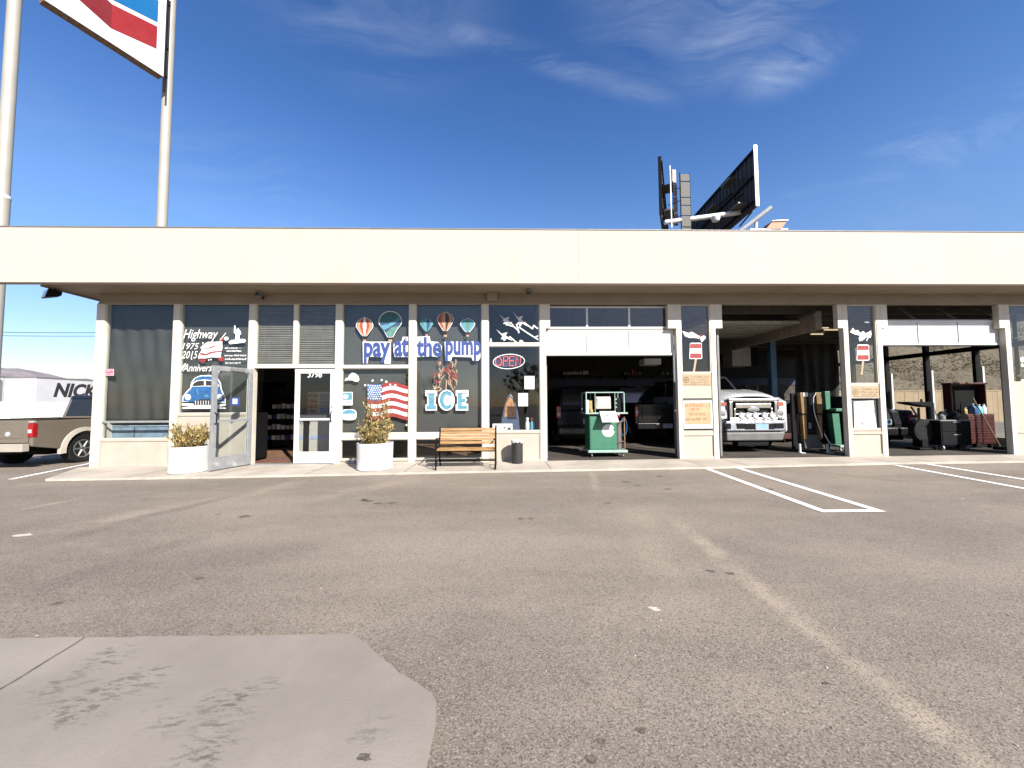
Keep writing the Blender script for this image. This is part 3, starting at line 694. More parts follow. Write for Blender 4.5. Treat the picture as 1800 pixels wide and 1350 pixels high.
# pay at the pump
def outlined(name, txt, l, r, top, bot, win, fill, ow=.055, label=None, fo=0.0, edge='pwhite', th=.003):
    o = wall_text(name, txt, l, r, top, bot, M[edge], win, D, off=ow, th=.0015)
    vs, fs = text_mesh(txt, (Vector((P(l, bot, D).x, D, P(l, bot, D).z)), P(r, bot, D).x - P(l, bot, D).x, P(l, top, D).z - P(l, bot, D).z), off=fo, th=th)
    mb = MB(); mb.v = [tuple(v.co) for v in o.data.vertices]; mb.f = [tuple(p.vertices) for p in o.data.polygons]; mb.m = [0] * len(mb.f)
    mb.mi = 1; mb.add(vs, fs); me = o.data; bpy.data.objects.remove(o); bpy.data.meshes.remove(me)
    return mb.build(name, [M[edge], M[fill]], win, label=label)
for t, l, r, tp, bt, w in (('pay', 640.5, 684.5, 603.5, 637, w3), ('at', 694, 717.5, 596, 625.5, w3), ('the', 733, 775, 594, 625.5, w4), ('pump', 784, 845, 601, 633.5, w4)):
    mb = MB()
    # white card-like backing that hugs each word
    if t == 'pay': q = [(637.5, 600.5), (687, 600.5), (687, 639), (676, 639.5), (675, 628), (648, 627), (646, 639), (638, 639)]
    elif t == 'at': q = [(692, 604), (706, 600), (708, 592), (717.8, 592), (717.8, 627.5), (694, 627.5), (691.5, 618)]
    elif t == 'the': q = [(732.3, 592), (755, 591), (757, 600), (770, 601), (777, 609), (776, 622), (769, 628), (764, 626.5), (733, 627.5)]
    else: q = [(781.5, 600.5), (840, 600), (846.2, 606), (846, 627), (841, 634), (831, 634), (829, 628), (795, 627), (793, 634), (783, 635)]
    flat(mb, q, D, .001, 0)
    a = P(l, bt, D); b = P(r, tp, D)
    vs, fs = text_mesh(t, (Vector((a.x, D, a.z)), b.x - a.x, b.z - a.z), off=.036, th=.0035); mb.mi = 1; mb.add(vs, fs)
    mb.build('painted_word', [M['pwhite'], M['pblue']], w, label='painted blue word "%s" with a white edge' % t)
# ICE in slab letters
def ice():
    mb = MB()
    def slab(pts, grow, mi, th): 
        flat(mb, pts, D, th, mi)
    for x0 in (749,):
        flat(mb, [(747.5, 686), (768.5, 686), (768.5, 696), (765.5, 697), (765.5, 710), (768, 711), (768, 721.5), (748, 721.5), (748, 711), (751, 710), (751, 697), (747.5, 696)], D, .0015, 0)
        flat(mb, [(753, 692), (763.5, 692), (763.5, 719), (753, 719)], D, .003, 1); flat(mb, [(750, 713.5), (766.5, 713.5), (766.5, 719.4), (750, 719.4)], D, .0035, 1)
        stroke(mb, [(750, 692), (766, 692)], 1.2, D, .004, 2)
    flat(mb, ell(785, 703.5, 14.5, 18.5, 30), D, .0015, 0)
    ring = ell(785, 703.5, 12, 16, 22, 38, 322) + ell(786, 703.5, 6, 9.5, 22, 322, 38); flat(mb, ring, D, .0035, 1)
    stroke(mb, [(774.5, 697), (779, 690), (786, 688), (793, 690)], 1.2, D, .0045, 2)
    flat(mb, [(801, 686), (823.5, 685.5), (823.5, 697), (818, 698), (821, 703), (818, 709), (823, 710), (823, 721.5), (801, 721.5), (801, 711), (803.5, 710), (803.5, 697), (801, 696)], D, .0015, 0)
    flat(mb, [(805, 692), (812, 692), (812, 700), (818, 700), (818, 707), (812, 707), (812, 713), (821, 713), (821, 719), (805, 719)], D, .0035, 1)
    stroke(mb, [(803, 692), (822, 691)], 1.2, D, .0045, 2)
    mb.build('painted_word', [M['pwhite'], M['psky'], M['pnavy']], w4, label='painted word ICE in aqua and white slab letters')
ice()
# tangle of red and cream strokes over ICE
mb = MB()
for i in range(95):
    x = rnd.uniform(762, 804); y = rnd.uniform(637, 684)
    if abs(x - 783) < 7 and (y < 648 or y > 668): continue
    if y < 655 and (x < 768): continue
    L = rnd.uniform(4, 9); a = R(rnd.uniform(50, 130) + (18 if x > 783 else -18)); mi = rnd.choice((0, 0, 1, 1, 2, 0))
    q = [(x, y), (x + math.cos(a) * L * .5 + rnd.uniform(-1.5, 1.5), y - math.sin(a) * L * .5), (x + math.cos(a) * L, y - math.sin(a) * L)]
    stroke(mb, q, rnd.uniform(.9, 1.7), D, .002 + .001 * mi, mi)
for q in ([(764, 684), (771, 680), (776, 684), (772, 687), (765, 687), (764, 684)], [(791, 667), (793, 678), (797, 686)], [(785, 668), (784, 684)]): stroke(mb, q, 1.6, D, .004, 0)
mb.build('painted_tangle', [M['pcream'], M['pred'], M['pbrown']], w4, label='painted bundle of red and cream strokes above ICE')
# waving striped flag
def flag():
    mb = MB(); X0, X1, Y0, Y1 = 645.5, 718, 676, 737; n = 26
    def W(u): return 4.2 * math.sin(u * 7.2 + .5) * min(1, u * 2.2) - 3.5 * u * 0
    def pt(u, v): return (X0 + (X1 - X0) * u, Y0 + (Y1 - Y0) * v + W(u) * .85 - 1.5 * u)
    rows = 9
    for r_ in range(rows):
        for i in range(n):
            u0, u1 = i / n, (i + 1) / n
            canton = u1 <= .36 and r_ < 4
            if canton: continue
            mi = 0 if r_ % 2 == 0 else 1
            e0 = .2 * math.sin(i * 1.7 + r_) / rows * .3; 
            q = [pt(u0, r_ / rows), pt(u1, r_ / rows), pt(u1, (r_ + 1) / rows), pt(u0, (r_ + 1) / rows)]
            mb.mi = mi; mb.prism([P(x, y, D) for x, y in q], (0, -.002, 0))
    for i in range(10):
        u0, u1 = i / 10 * .357, (i + 1) / 10 * .357
        mb.mi = 2; mb.prism([P(x, y, D) for x, y in (pt(u0, -.02), pt(u1, -.02), pt(u1, 4 / 9), pt(u0, 4 / 9))], (0, -.0022, 0))
    for j in range(7):
        for i in range(6):
            u = .03 + .055 * i + (.027 if j % 2 else 0); x, y = pt(u, .02 + .062 * j)
            if u < .34: flat(mb, ell(x, y, 1.35, 1.35, 7), D, .004, 1)
    mb.mi = 0; mb.build('painted_flag', [M['pred'], M['pwhite'], M['pcar']], w3b, label='painted waving flag with red stripes and a blue star field')
    mb = MB()
    for x, y, r in ((642, 677, 1.8), (655, 669, 2), (671, 668, 1.9), (679, 671, 2.2), (695, 677, 1.9), (686, 676, 1.6), (715, 747, 1.9)): flat(mb, ell(x, y, r, r, 10), D, .003, 1)
    mb.build('painted_stars', [M['pwhite'], M['pwhite']], w3b, label='white painted dots round the flag')
flag()
mb = MB(); flat(mb, [(605.5, 669), (608, 664.5), (612, 664), (614, 659), (619, 655), (625, 656.5), (630, 661), (632, 667), (629.5, 671), (624, 671), (619, 668.5), (612, 668.5)], D, .002)
mb.build('painted_cloud', M['pwhite'], w3b, label='small painted white cloud')
# lettering and blue car on the second window
def win2():
    for t, l, r, tp, bt, sh in (('Highway', 322, 383.5, 579, 600, .35), ('1975', 320.5, 350, 603, 614, .3), ('2015', 319.5, 348, 617, 630, .3), ('Anniversary', 321, 392, 640, 657, .4)):
        wall_text('painted_word', t, l, r, tp, bt, M['pwhite'], w2, D, off=.006, shear=sh, th=.002, label='painted white word "%s" in slanting letters' % t)
    mb = MB(); flat(mb, [(313, 656), (319, 646), (326, 638), (327.5, 640), (321, 650), (315.5, 656.5)], D, .003); mb.build('painted_swash', M['pwhite'], w2)
    mb = MB()   # red and white shape with bands
    flat(mb, [(358, 606), (365, 601), (391, 600), (391, 612), (388, 626), (390, 629), (372, 628), (362, 630), (348, 630), (350, 622), (355, 615), (352, 611)], D, .0012, 1)
    for q in ([(358, 612), (368, 611), (379, 607), (378, 609.5), (370, 612.5), (359, 613)], [(352, 620), (362, 622), (372, 618), (390, 616.5), (390, 618.5), (374, 620.5), (362, 625), (352, 623.5)], [(348.5, 630.5), (356, 632), (363, 631), (361, 636), (356.5, 638), (351, 634.5)], [(383, 628), (393, 628.5), (392.5, 634), (388, 635.5), (384, 633)], [(385, 599), (392, 592), (395.5, 594), (392, 600)]): flat(mb, q, D, .0030, 0)
    stroke(mb, [(387, 598), (397, 585.5)], 1.5, D, .004, 1); flat(mb, ell(398, 595, 4, 3.5, 10), D, .003, 1)
    for x, y in ((357, 603), (357, 607), (356, 612), (371, 632), (367, 633), (337, 631), (383, 604)): flat(mb, ell(x, y, 1.3, 1.3, 8), D, .003, 1)
    mb.build('painted_emblem', [M['pred'], M['pwhite']], w2, label='painted patch of red and white bands')
    mb = MB(); flat(mb, [(412, 572), (413.5, 572), (415, 580), (419, 577), (423, 583), (424, 587), (420.5, 590), (422, 596), (430, 596), (432.5, 599), (430, 602), (405, 605), (401.5, 602), (406, 598), (413.5, 597), (414, 588), (411, 584)], D, .002)
    mb.build('painted_figure', pm('window_paint_pale_blue', (.56, .68, .74), .7, var=.2, scale=16), w2, label='small pale painted figure shape')
    for y, l, r, h in ((613, 396, 425, 3), (618, 399, 424, 2.6), (626, 395, 432, 2.6), (632.5, 396, 432, 2.6), (639, 397, 423, 2.6)):
        mb = MB(); squiggle(mb, l, r, y, h, D, .002, 0, .8, 1.15); stroke(mb, [(l, y - h * .4), (r, y - h * .45)], .45, D, .0015, 0); mb.build('painted_small_print', M['pwhite'], w2)
    # blue car, seen head-on
    mb = MB()
    out = [(320, 706), (321, 697), (327, 689), (334, 682), (336, 672), (342, 664), (352, 660), (368, 659), (381, 662), (388, 672), (390, 684), (394, 694), (397, 700), (397, 708)]
    flat(mb, out, D, .0010, 1)
    flat(mb, [(322, 705), (323, 698), (329, 690), (336, 683), (338, 673), (343, 666), (353, 662), (368, 661), (379, 664), (386, 673), (388, 685), (392, 695), (395, 700), (395, 706), (340, 707)], D, .0022, 0)
    flat(mb, [(336, 680), (339, 673), (346, 668.5), (360, 667), (376, 668.5), (384, 675), (386, 680), (361, 679)], D, .0034, 1)
    flat(mb, [(338, 679), (341, 673.5), (347, 670), (358.5, 668.8), (359, 677.7), (348, 678.5)], D, .0046, 2); flat(mb, [(361.8, 668.8), (375, 670), (382, 675.5), (384, 679), (362, 677.7)], D, .0046, 2)
    for cx in (330.5, 386): flat(mb, ell(cx, 698, 5.4, 5.4, 16), D, .0046, 1)
    flat(mb, [(341, 707), (345, 703.5), (355, 701.5), (367, 701.5), (376, 704), (379, 707), (378, 711), (342, 711)], D, .0050, 2)
    for k in range(7): stroke(mb, [(344 + k * 4.6, 704.5), (344 + k * 4.6, 711)], 1.1, D, .0062, 1)
    flat(mb, [(320, 708.5), (340, 709.5), (341, 712), (379, 712), (397, 709), (397, 713), (380, 716), (397, 716.5), (397, 718.5), (321, 718.5), (321, 715.8), (338, 715), (320, 712.5)], D, .0058, 1)
    stroke(mb, [(346, 684), (349, 693)], 1.2, D, .0046, 3); stroke(mb, [(343, 664.5), (356, 661.6), (372, 662.2)], .9, D, .0046, 3)
    squiggle(mb, 357, 367, 697.5, 4.5, D, .0046, 3, .9, 1.2)
    mb.build('painted_car', [M['pcar'], M['pwhite'], M['pblack'], M['psky']], w2, label='painted rounded blue vintage car seen from the front')
win2()
# jets on the fifth window
mb = MB()
def jet(cx, cy, sx, sy):
    q = [(-15, -11), (-4, -2), (1, -4), (6, -5), (5, -2), (2, 0), (8, 4), (12, 3), (10, 6), (16, 11), (9, 8), (4, 6), (3, 9), (0, 11), (-3, 7), (-6, 8), (-3, 2)]
    flat(mb, [(cx + x * sx, cy + y * sy) for x, y in q], D, .002)
jet(890, 562, .9, .95); jet(886, 589, .95, .95); jet(914, 561, .85, 1.2)
for q in ([(885, 563), (893, 571), (903, 574), (912, 582)], [(912, 575), (930, 587), (946, 597)], [(920, 566), (936, 578), (938, 572), (946, 578)], [(908, 570), (912, 585)], [(896, 592), (908, 602)], [(942, 592), (947, 590)]): stroke(mb, q, 2.2, D, .003)
flat(mb, [(912, 602), (914, 597.5), (918, 598), (921, 602)], D, .002); flat(mb, [(861, 602), (861.5, 596), (863.5, 594), (865, 602)], D, .002)
mb.build('painted_jets', M['pwhite'], w5, label='painted flight of three white jets with trails')
# ice lollies and white sweeps on the pillar windows
def lolly(win, cx, top, tilt, label, sw):
    mb = MB(); w = 10.5; h = 26
    flat(mb, [(cx - w - .8 + 1, top), (cx - w + 2.5, top - 1.5), (cx + w - 2.5, top - 1.5), (cx + w, top), (cx + w + .8, top + h), (cx + w - 2, top + h + 1), (cx - w + .5, top + h + 1), (cx - w - .8, top + h)], D, .001, 1)
    for a, b in ((.02, .32), (.66, .98)): flat(mb, [(cx - w + .8, top + h * a), (cx + w - .8, top + h * a), (cx + w - .4, top + h * b), (cx - w + .2, top + h * b)], D, .0022, 0)
    flat(mb, [(cx - 1.8, top + h + 1), (cx + 2, top + h + 1), (cx + 2 - tilt, top + h + 26), (cx - 1.5 - tilt, top + h + 26)], D, .002, 2)
    mb.build('painted_ice_lolly', [M['pred'], M['pwhite'], M['pcream']], win, label=label)
    mb = MB()
    for q in sw: flat(mb, q, D, .002, 0)
    stroke(mb, [(cx + 6, top - 8), (cx + 10, top - 16)], 1.8, D, .003, 1 if tilt > 3.5 else 0)
    mb.build('painted_sweep', [M['pwhite'], M['pred']], win, label='loose white painted sweep above the lolly')
wA = [o for o in pA.children if o.name.startswith('window')][0]; wB = [o for o in pB.children if o.name.startswith('window')][0]; wC = [o for o in pC.children if o.name.startswith('window')][0]
lolly(wA, 1223, 604, 4, 'painted red and white striped ice lolly', [[(1199, 582), (1204, 583), (1210, 585.5), (1216, 583), (1221, 586), (1228, 590), (1234, 592), (1237, 589), (1241, 593), (1237, 598), (1233, 602), (1231, 596), (1222, 594), (1212, 594), (1204, 591)]])
lolly(wB, 1517, 607, 3, 'painted red and white ice lolly with a longer stick', [[(1494, 584), (1499, 576), (1503, 581), (1508, 580), (1512, 585), (1517, 582), (1522, 586), (1528, 583), (1531, 581), (1532, 588), (1530, 594), (1524, 592), (1517, 598), (1511, 600), (1509, 594), (1512, 590), (1503, 588)], [(1519, 567), (1521, 564.5), (1528, 565), (1527, 567.5)]])
mb = MB(); flat(mb, ell(1797, 632, 4, 5, 12), D, .002, 0); flat(mb, ell(1797, 642, 2.6, 3, 12), D, .002, 0); flat(mb, ell(1798, 672, 4, 6, 12), D, .002, 0); mb.build('painted_sweep', M['pwhite'], wC, label='white painted blobs at the right edge')
# numbers on the shut leaf of the entrance
fx_, fz_ = .105, H
a = P(541, 663.5, .06 - .026); b = P(566.5, 653.5, .06 - .026)
vs, fs = text_mesh('3798', (Vector((a.x, .03, a.z)), b.x - a.x, b.z - a.z), off=.02, shear=.15, th=.001)
mb = MB(); mb.add([Vector(v) - fixed.location for v in vs], fs); mb.build('door_number', M['pwhite'], fixed, label='white street number painted on the door glass')
# ------------------------------------------------------------------ curtains and blinds behind the shop glass
def cloth(name, l, r, top, bot, Y, label, folds=9, amp=.03, mat='black_cloth', cat='curtain'):
    x0, x1, z1, z0 = P(l, 600, Y).x, P(r, 600, Y).x, P(500, top, Y).z, P(500, bot, Y).z
    nx, nz = 90, 30; vs = []; ph = [rnd.uniform(0, 6) for _ in range(4)]
    for j in range(nz + 1):
        for i in range(nx + 1):
            u, v = i / nx, j / nz
            y = amp * (math.sin(u * folds * 2 + ph[0] + .8 * math.sin(v * 3 + ph[3])) * .6 + .5 * math.sin(u * folds * .6 + ph[1] + v * 2)) * (.35 + .9 * (1 - v)) + .012 * math.sin(u * 31 + v * 9 + ph[2])
            vs.append((x0 + (x1 - x0) * u, Y + .05 + y, z0 + (z1 - z0) * v - .03 * math.sin(u * PI) * (1 - v)))
    fs = [(j * (nx + 1) + i, j * (nx + 1) + i + 1, (j + 1) * (nx + 1) + i + 1, (j + 1) * (nx + 1) + i) for j in range(nz) for i in range(nx)]
    mb = MB(); mb.add(vs, fs); o = mb.build(name, M[mat], smooth=True); m = o.modifiers.new('thick', 'SOLIDIFY'); m.thickness = .004
    return tag(o, label, cat)
cloth('curtain', 183, 307, 532, 737, .17, 'dark grey curtain hanging in folds behind the leftmost shop window', 14, .022)
def backing(l, r, top, bot, Y, label, name='window_blind'):
    x0, x1, z1, z0 = P(l, 600, Y).x, P(r, 600, Y).x, P(500, top, Y).z, P(500, bot, Y).z
    mb = MB(); mb.box(x0, x1, Y, Y + .006, z0, z1); return tag(mb.build(name, M['film']), label, 'blind')
backing(314, 441, 531, 726, .16, 'dark roller blind behind the window with the blue car', 'roller_blind')
backing(599, 722, 531, 762, .16, 'dark roller blind behind the painted flag and teal balloon', 'roller_blind')
backing(728, 849, 531, 762, .16, 'dark roller blind behind the painted word ICE', 'roller_blind')
def venetian(l, r, lab):
    Y = .13; x0, x1, z1, z0 = P(l, 600, Y).x, P(r, 600, Y).x, P(500, 533, Y).z, P(500, 641, Y).z
    t = thing('window_blind', lab, 'blind', ((x0 + x1) / 2, Y, z0), 0, 'slatted blinds over the entrance'); w = (x1 - x0) / 2
    n = 30; mb = MB(); dzz = (z1 - z0) / n
    for k in range(n):
        z = dzz * k + rnd.uniform(-.006, .006); tl = .018; sg = rnd.uniform(-.006, .006)
        mb.hexa([(-w, -.012, z), (w, -.012, z + sg), (w, -.010, z + sg), (-w, -.010, z), (-w, .012, z + dzz * .96), (w, .012, z + sg + dzz * .96), (w, .014, z + sg + dzz * .96), (-w, .014, z + dzz * .96)])
    mb.build('slats', M['blind'], t)
    mb = MB()
    for q in (-.5, .5): mb.tube((w * q, -.02, 0), (w * q, -.02, z1 - z0), .003, n=5)
    mb.build('cord', M['blind'], t)
venetian(448, 518.5, 'beige slatted blind in the left pane above the entrance'); venetian(521.5, 592, 'beige slatted blind in the right pane above the entrance')

# ------------------------------------------------------------------ eave fittings
def floodlight(px, py, Y, rz, lab, s=1.0):
    p = P(px, py, Y); t = thing('floodlight', lab, 'lamp', (p.x, Y, SOF), rz)
    h = SOF - p.z
    mb = MB(); mb.lathe([(.05 * s, -.03), (.05 * s, 0)], 14); mb.tube((0, 0, -.02), (0, 0, -h * .5), .014 * s); mb.path([(-.13 * s, 0, -h), (-.13 * s, 0, -h * .5), (.13 * s, 0, -h * .5), (.13 * s, 0, -h)], .010 * s); mb.build('bracket', M['dark'], t)
    mb = MB(); mb.hexa([(x * s, y * s, -h + z * s) for x, y, z in ((-.12, -.10, -.10), (.12, -.10, -.10), (.09, .09, -.03), (-.09, .09, -.03), (-.12, -.06, .06), (.12, -.06, .06), (.09, .10, .04), (-.09, .10, .04))]); mb.build('housing', M['dark'], t, bevel=.012)
    mb = MB(); mb.hexa([(x * s, y * s, -h + z * s) for x, y, z in ((-.10, -.106, -.085), (.10, -.106, -.085), (.10, -.100, -.09), (-.10, -.100, -.09), (-.10, -.075, .045), (.10, -.075, .045), (.10, -.068, .045), (-.10, -.068, .045))]); mb.build('lens', M['lens'], t)
floodlight(92, 516, -.35, R(-30), 'dark floodlight hanging under the left end of the eave', 1.25)
p = P(459, 522, -.06)
t = thing('wall_camera', 'small dark camera on the beam above the entrance', 'camera', (p.x, -.02, p.z))
mb = MB(); mb.lathe([(.035, -.02), (.045, 0)], 12, (0, 0, .0), axis='y'); mb.tube((0, -.01, 0), (0, -.09, -.02), .012); mb.tube((0, -.09, 0), (-.12, -.10, .02), .006); mb.build('mount', M['dark'], t)
mb = MB(); mb.lathe([(.03, -.10), (.055, -.09), (.06, 0), (.045, .05)], 14, (.03, -.14, -.0), axis='y'); mb.build('housing', M['greymetal'], t, smooth=True)
MB().lathe([(.001, -.252), (.04, -.248), (.042, -.236)], 14, (.03, -.0, 0), axis='y').build('lens', M['glass_dark'], t)
p = P(865, 521, -.1)
t = thing('speaker_box', 'square tan speaker box fixed to the beam between windows', 'speaker', (p.x, 0, p.z))
MB().box(-.115, .115, -.14, -.021, -.10, .10).build('case', M['header'], t, bevel=.01)
mb = MB(); mb.box(-.085, .085, -.146, -.14, -.075, .075); mb.build('grille', M['soffit'], t)
for k in range(5): MB().box(-.08, .08, -.150, -.147, -.06 + k * .028, -.05 + k * .028).build('louvre', M['header'], t)
p = P(929, 508, -.35)
t = thing('dome_camera', 'small dark dome camera under the eave near the first bay', 'camera', (p.x, -.35, SOF))
MB().lathe([(.075, 0), (.08, -.03), (.07, -.055)], 20).build('base', M['greymetal'], t, smooth=True)
MB().lathe([(.062, -.056), (.058, -.085), (.04, -.11), (.012, -.122)], 20).build('dome', M['glass_dark'], t, smooth=True)

# ------------------------------------------------------------------ papers, stickers, sign
def sheet(name, pts, Y, mat, label, cat, marks=None, mm=('ink',), th=.0012, ex=0):
    mb = MB(); flat(mb, pts, Y, th, 0)
    if marks: marks(mb, Y)
    return tag(mb.build(name, [M[mat]] + [M[k] for k in mm]), label, cat)
def rect(l, t, r, b): return [(l, t), (r, t), (r, b), (l, b)]
sheet('paper_notice', rect(922, 661, 939.5, 684), .054, 'paper', 'upper of two white paper notices in the neon sign window', 'notice', lambda m, Y: [squiggle(m, 925, 937, 667 + k * 4, 1.4, Y, .0026, 1, 1.4, .35) for k in range(4)], ('screen',))
sheet('paper_notice', rect(911, 691, 928, 714), .054, 'paper', 'lower of two white paper notices in the neon sign window', 'notice', lambda m, Y: [squiggle(m, 915, 925, 702 + k * 4, 1.4, Y, .0026, 1, 1.4, .5) for k in range(3)], ('screen',))
sheet('window_sticker', rect(177.6, 648.5, 200.5, 660.5), .054, 'pink', 'small pink sticker low on the curtained window', 'sticker', lambda m, Y: [squiggle(m, 180, 198, 653, 2, Y, .0026, 1, 1.3, .6), squiggle(m, 180, 198, 658, 2.4, Y, .0026, 1, 1.1, .7), stroke(m, rect(178.3, 649.2, 199.8, 659.8), .6, Y, .0022, 1)], ('paper',))
def atm(m, Y):
    flat(m, rect(602.6, 690.5, 619, 703), Y, .003, 1); flat(m, [(604, 700), (604, 695), (608, 693), (613, 696), (611, 700), (607, 701)], Y, .004, 0); squiggle(m, 603.5, 618, 709, 2.8, Y, .003, 2, 1.0, .9)
sheet('window_sticker', [(601.5, 690), (602.5, 689), (619, 689), (620, 690), (620, 711), (618.5, 712.5), (602.5, 712.5), (601.5, 711)], .053, 'paper', 'square blue and white sticker beside the entrance', 'sticker', atm, ('psky', 'pblue'))
def oval(m, Y):
    flat(m, [(x, y) for x, y in ell(613.5, 727.5, 12, 7.2, 28, 0, 180)], Y, .003, 1); flat(m, [(604, 733), (609, 735), (617, 734.6), (623, 732), (620, 736.4), (613, 737.6), (606, 736)], Y, .003, 2)
sheet('window_sticker', [(613.5 + 13.4 * math.copysign(abs(math.cos(R(k * 12))) ** .6, math.cos(R(k * 12))), 729 + 9.6 * math.copysign(abs(math.sin(R(k * 12))) ** .6, math.sin(R(k * 12)))) for k in range(30)], .053, 'paper', 'rounded blue and white sticker under the square one', 'sticker', oval, ('psky', 'screen'))
def station(cx):
    def f(m, Y):
        flat(m, ell(cx + 7, 667.5 if cx < 1300 else 689, 5.2, 5.2, 18), Y, .0026, 2); flat(m, ell(cx + 7, 667.5 if cx < 1300 else 689, 4, 4, 18), Y, .0034, 3); 
        y = 667.5 if cx < 1300 else 689
        stroke(m, [(cx + 4.5, y), (cx + 9.5, y)], 1.3, Y, .0042, 1); stroke(m, [(cx + 7, y - 2.5), (cx + 7, y + 2.5)], 1, Y, .0042, 1)
        for k, yy in enumerate((y - 5, y, y + 4.5, y + 8)): squiggle(m, cx + 15 if k < 3 else cx + 3, cx + 46, yy + 1, 2.2, Y, .003, 1, 1.3, .45)
    return f
sheet('station_sticker', rect(1199.5, 658, 1251, 678), .017, 'papertan', 'pale certificate board on the first pillar under its window', 'notice', station(1199.5), ('inkbr', 'inkbr', 'papertan'))
sheet('station_sticker', rect(1497, 679, 1545, 698), .017, 'papertan', 'tan certificate board on the second pillar under its window', 'notice', station(1497), ('inkbr', 'inkbr', 'papertan'))
# framed poster on the first pillar
def poster():
    Y = -.004; a = P(1201, 754.5, Y); b = P(1254, 702, Y)
    t = thing('poster_frame', 'framed white poster with orange lettering on the first pillar', 'poster', ((a.x + b.x) / 2, .018, a.z)); w, h = (b.x - a.x) / 2, b.z - a.z
    mb = MB(); f = .018; mb.box(-w, -w + f, -.02, 0, 0, h); mb.box(w - f, w, -.02, 0, 0, h); mb.box(-w + f, w - f, -.02, 0, 0, f); mb.box(-w + f, w - f, -.02, 0, h - f, h); mb.build('frame', M['greymetal'], t)
    MB().box(-w + f, w - f, -.008, -.001, f, h - f).build('sheet', M['paper'], t)
    MB().box(-w + .05, w - .06, -.011, -.0085, .11, h - .07).build('notice_sheet', pm('pale_orange_paper', (.30, .21, .115), .7), t)
    X0, Zt = -w + .06, h - .10
    # hand-lettered lines, too soft to read in the photograph
    mb = MB()
    def ln(z, x0, x1, hh, mi, dens):
        x = x0; mb.mi = mi
        while x < x1:
            g = rnd.uniform(.014, .03); k = rnd.random(); y0 = -.0115; t_ = .007
            def bar(xa, za, xb, zb2): mb.box(min(xa, xb), max(xa, xb) + t_, y0 - .001 - rnd.random() * .0006, y0 + .0005, min(za, zb2), max(za, zb2) + t_)
            if k < .85:
                bar(x, z, x, z + hh)
                if k < .6: bar(x, z + hh, x + g * .6, z + hh)
                if k < .35 or k > .7: bar(x, z + hh * .45, x + g * .6, z + hh * .45)
                if k > .45: bar(x, z, x + g * .6, z)
            x += g + .012 / dens
        mb.mi = 0
    for q in ((Zt - .07, X0, w - .08, .06, 0, 1), (Zt - .155, X0 + .15, X0 + .38, .05, 0, 1), (Zt - .27, X0 + .05, X0 + .46, .05, 1, 1), (Zt - .39, X0 + .02, X0 + .48, .05, 1, 1)):
        mb = MB(); ln(*q); mb.build('lettering_line', [M['inkor'], M['inkbr']], t)
poster()
def noticeB(m, Y):
    stroke(m, rect(1505, 709, 1537, 750) + [(1505, 709)], .5, Y, .002, 1)
    for y in (713, 718): squiggle(m, 1510 if y > 715 else 1507, 1530 if y > 715 else 1534, y + 2, 3, Y, .0024, 1, 1.0, .7)
    stroke(m, [(1505, 722.5), (1538, 723)], .8, Y, .002, 1); stroke(m, [(1507, 726), (1538, 749)], .8, Y, .0026, 1)
    for cx, cy, r in ((1530, 732, 3.4), (1513, 741, 3), (1519, 744, 2.4), (1515, 746.5, 2.2)):
        e = ell(cx, cy, r, r * 1.2, 10); stroke(m, e + e[:1], .7, Y, .003, 1)
    stroke(m, [(1528, 732), (1532, 733)], .8, Y, .0034, 1)
MB().box(pBl, pBr, .075, .085, fz(756, 1500), fz(701, 1500)).build('lower_pane', M['film'], pB)
sheet('paper_notice', [(1500.5, 706), (1535, 704), (1541, 752), (1502, 753.5)], .062, 'paper', 'white paper notice with line drawings in the second pillar', 'notice', noticeB, ('ink',))
# the neon OPEN sign behind the glass
def neon():
    Y = .12; c = P(894, 635, Y); t = thing('neon_sign', 'oval red and white neon OPEN sign hanging in the window', 'sign', (c.x, Y, c.z))
    s = (P(924, 635, Y).x - P(866, 635, Y).x) / 58
    def Q(x, y): return ((x - 894) * s, 0, -(y - 635) * s)
    gw = pm('neon_tube_white', (.75, .72, .70), .3, emit=.35); gr = pm('neon_tube_red', (.60, .10, .09), .3, emit=.45)
    mb = MB(); mb.path([Q(894.5 + 27.5 * math.cos(a) * 1.0, 635.5 + 12.8 * math.sin(a) - 1.0 * math.cos(a)) for a in [k * 2 * PI / 48 for k in range(49)]], .008, 6); mb.build('oval_tube', gw, t, smooth=True)
    mb = MB()
    mb.path([Q(876 + 5.4 * math.cos(a), 635.5 + 7.5 * math.sin(a)) for a in [k * 2 * PI / 24 for k in range(25)]], .010, 6)
    for q in ([(884, 643), (885.5, 626.5), (892, 626.5), (893.5, 630), (891, 634.5), (885, 635)], [(904, 626.5), (896, 626.5), (895, 643), (903.5, 643)], [(895.5, 634.5), (903, 634.5)], [(906.5, 643), (907.5, 626.5), (914.5, 642.5), (915.5, 626.5)]): mb.path([Q(*p) for p in q], .010, 6)
    mb.build('word_tube', gr, t, smooth=True)
    mb = MB(); mb.box(-.30, .30, .03, .05, -.13, .13); mb.build('backing', pm('neon_backing', (.03, .025, .06), .4), t)
    mb = MB(); 
    for x in (-.22, .22): mb.tube((x, .04, .12), (x, .04, 1.0), .003, n=5)
    mb.build('hanging_chain', M['dark'], t)
neon()

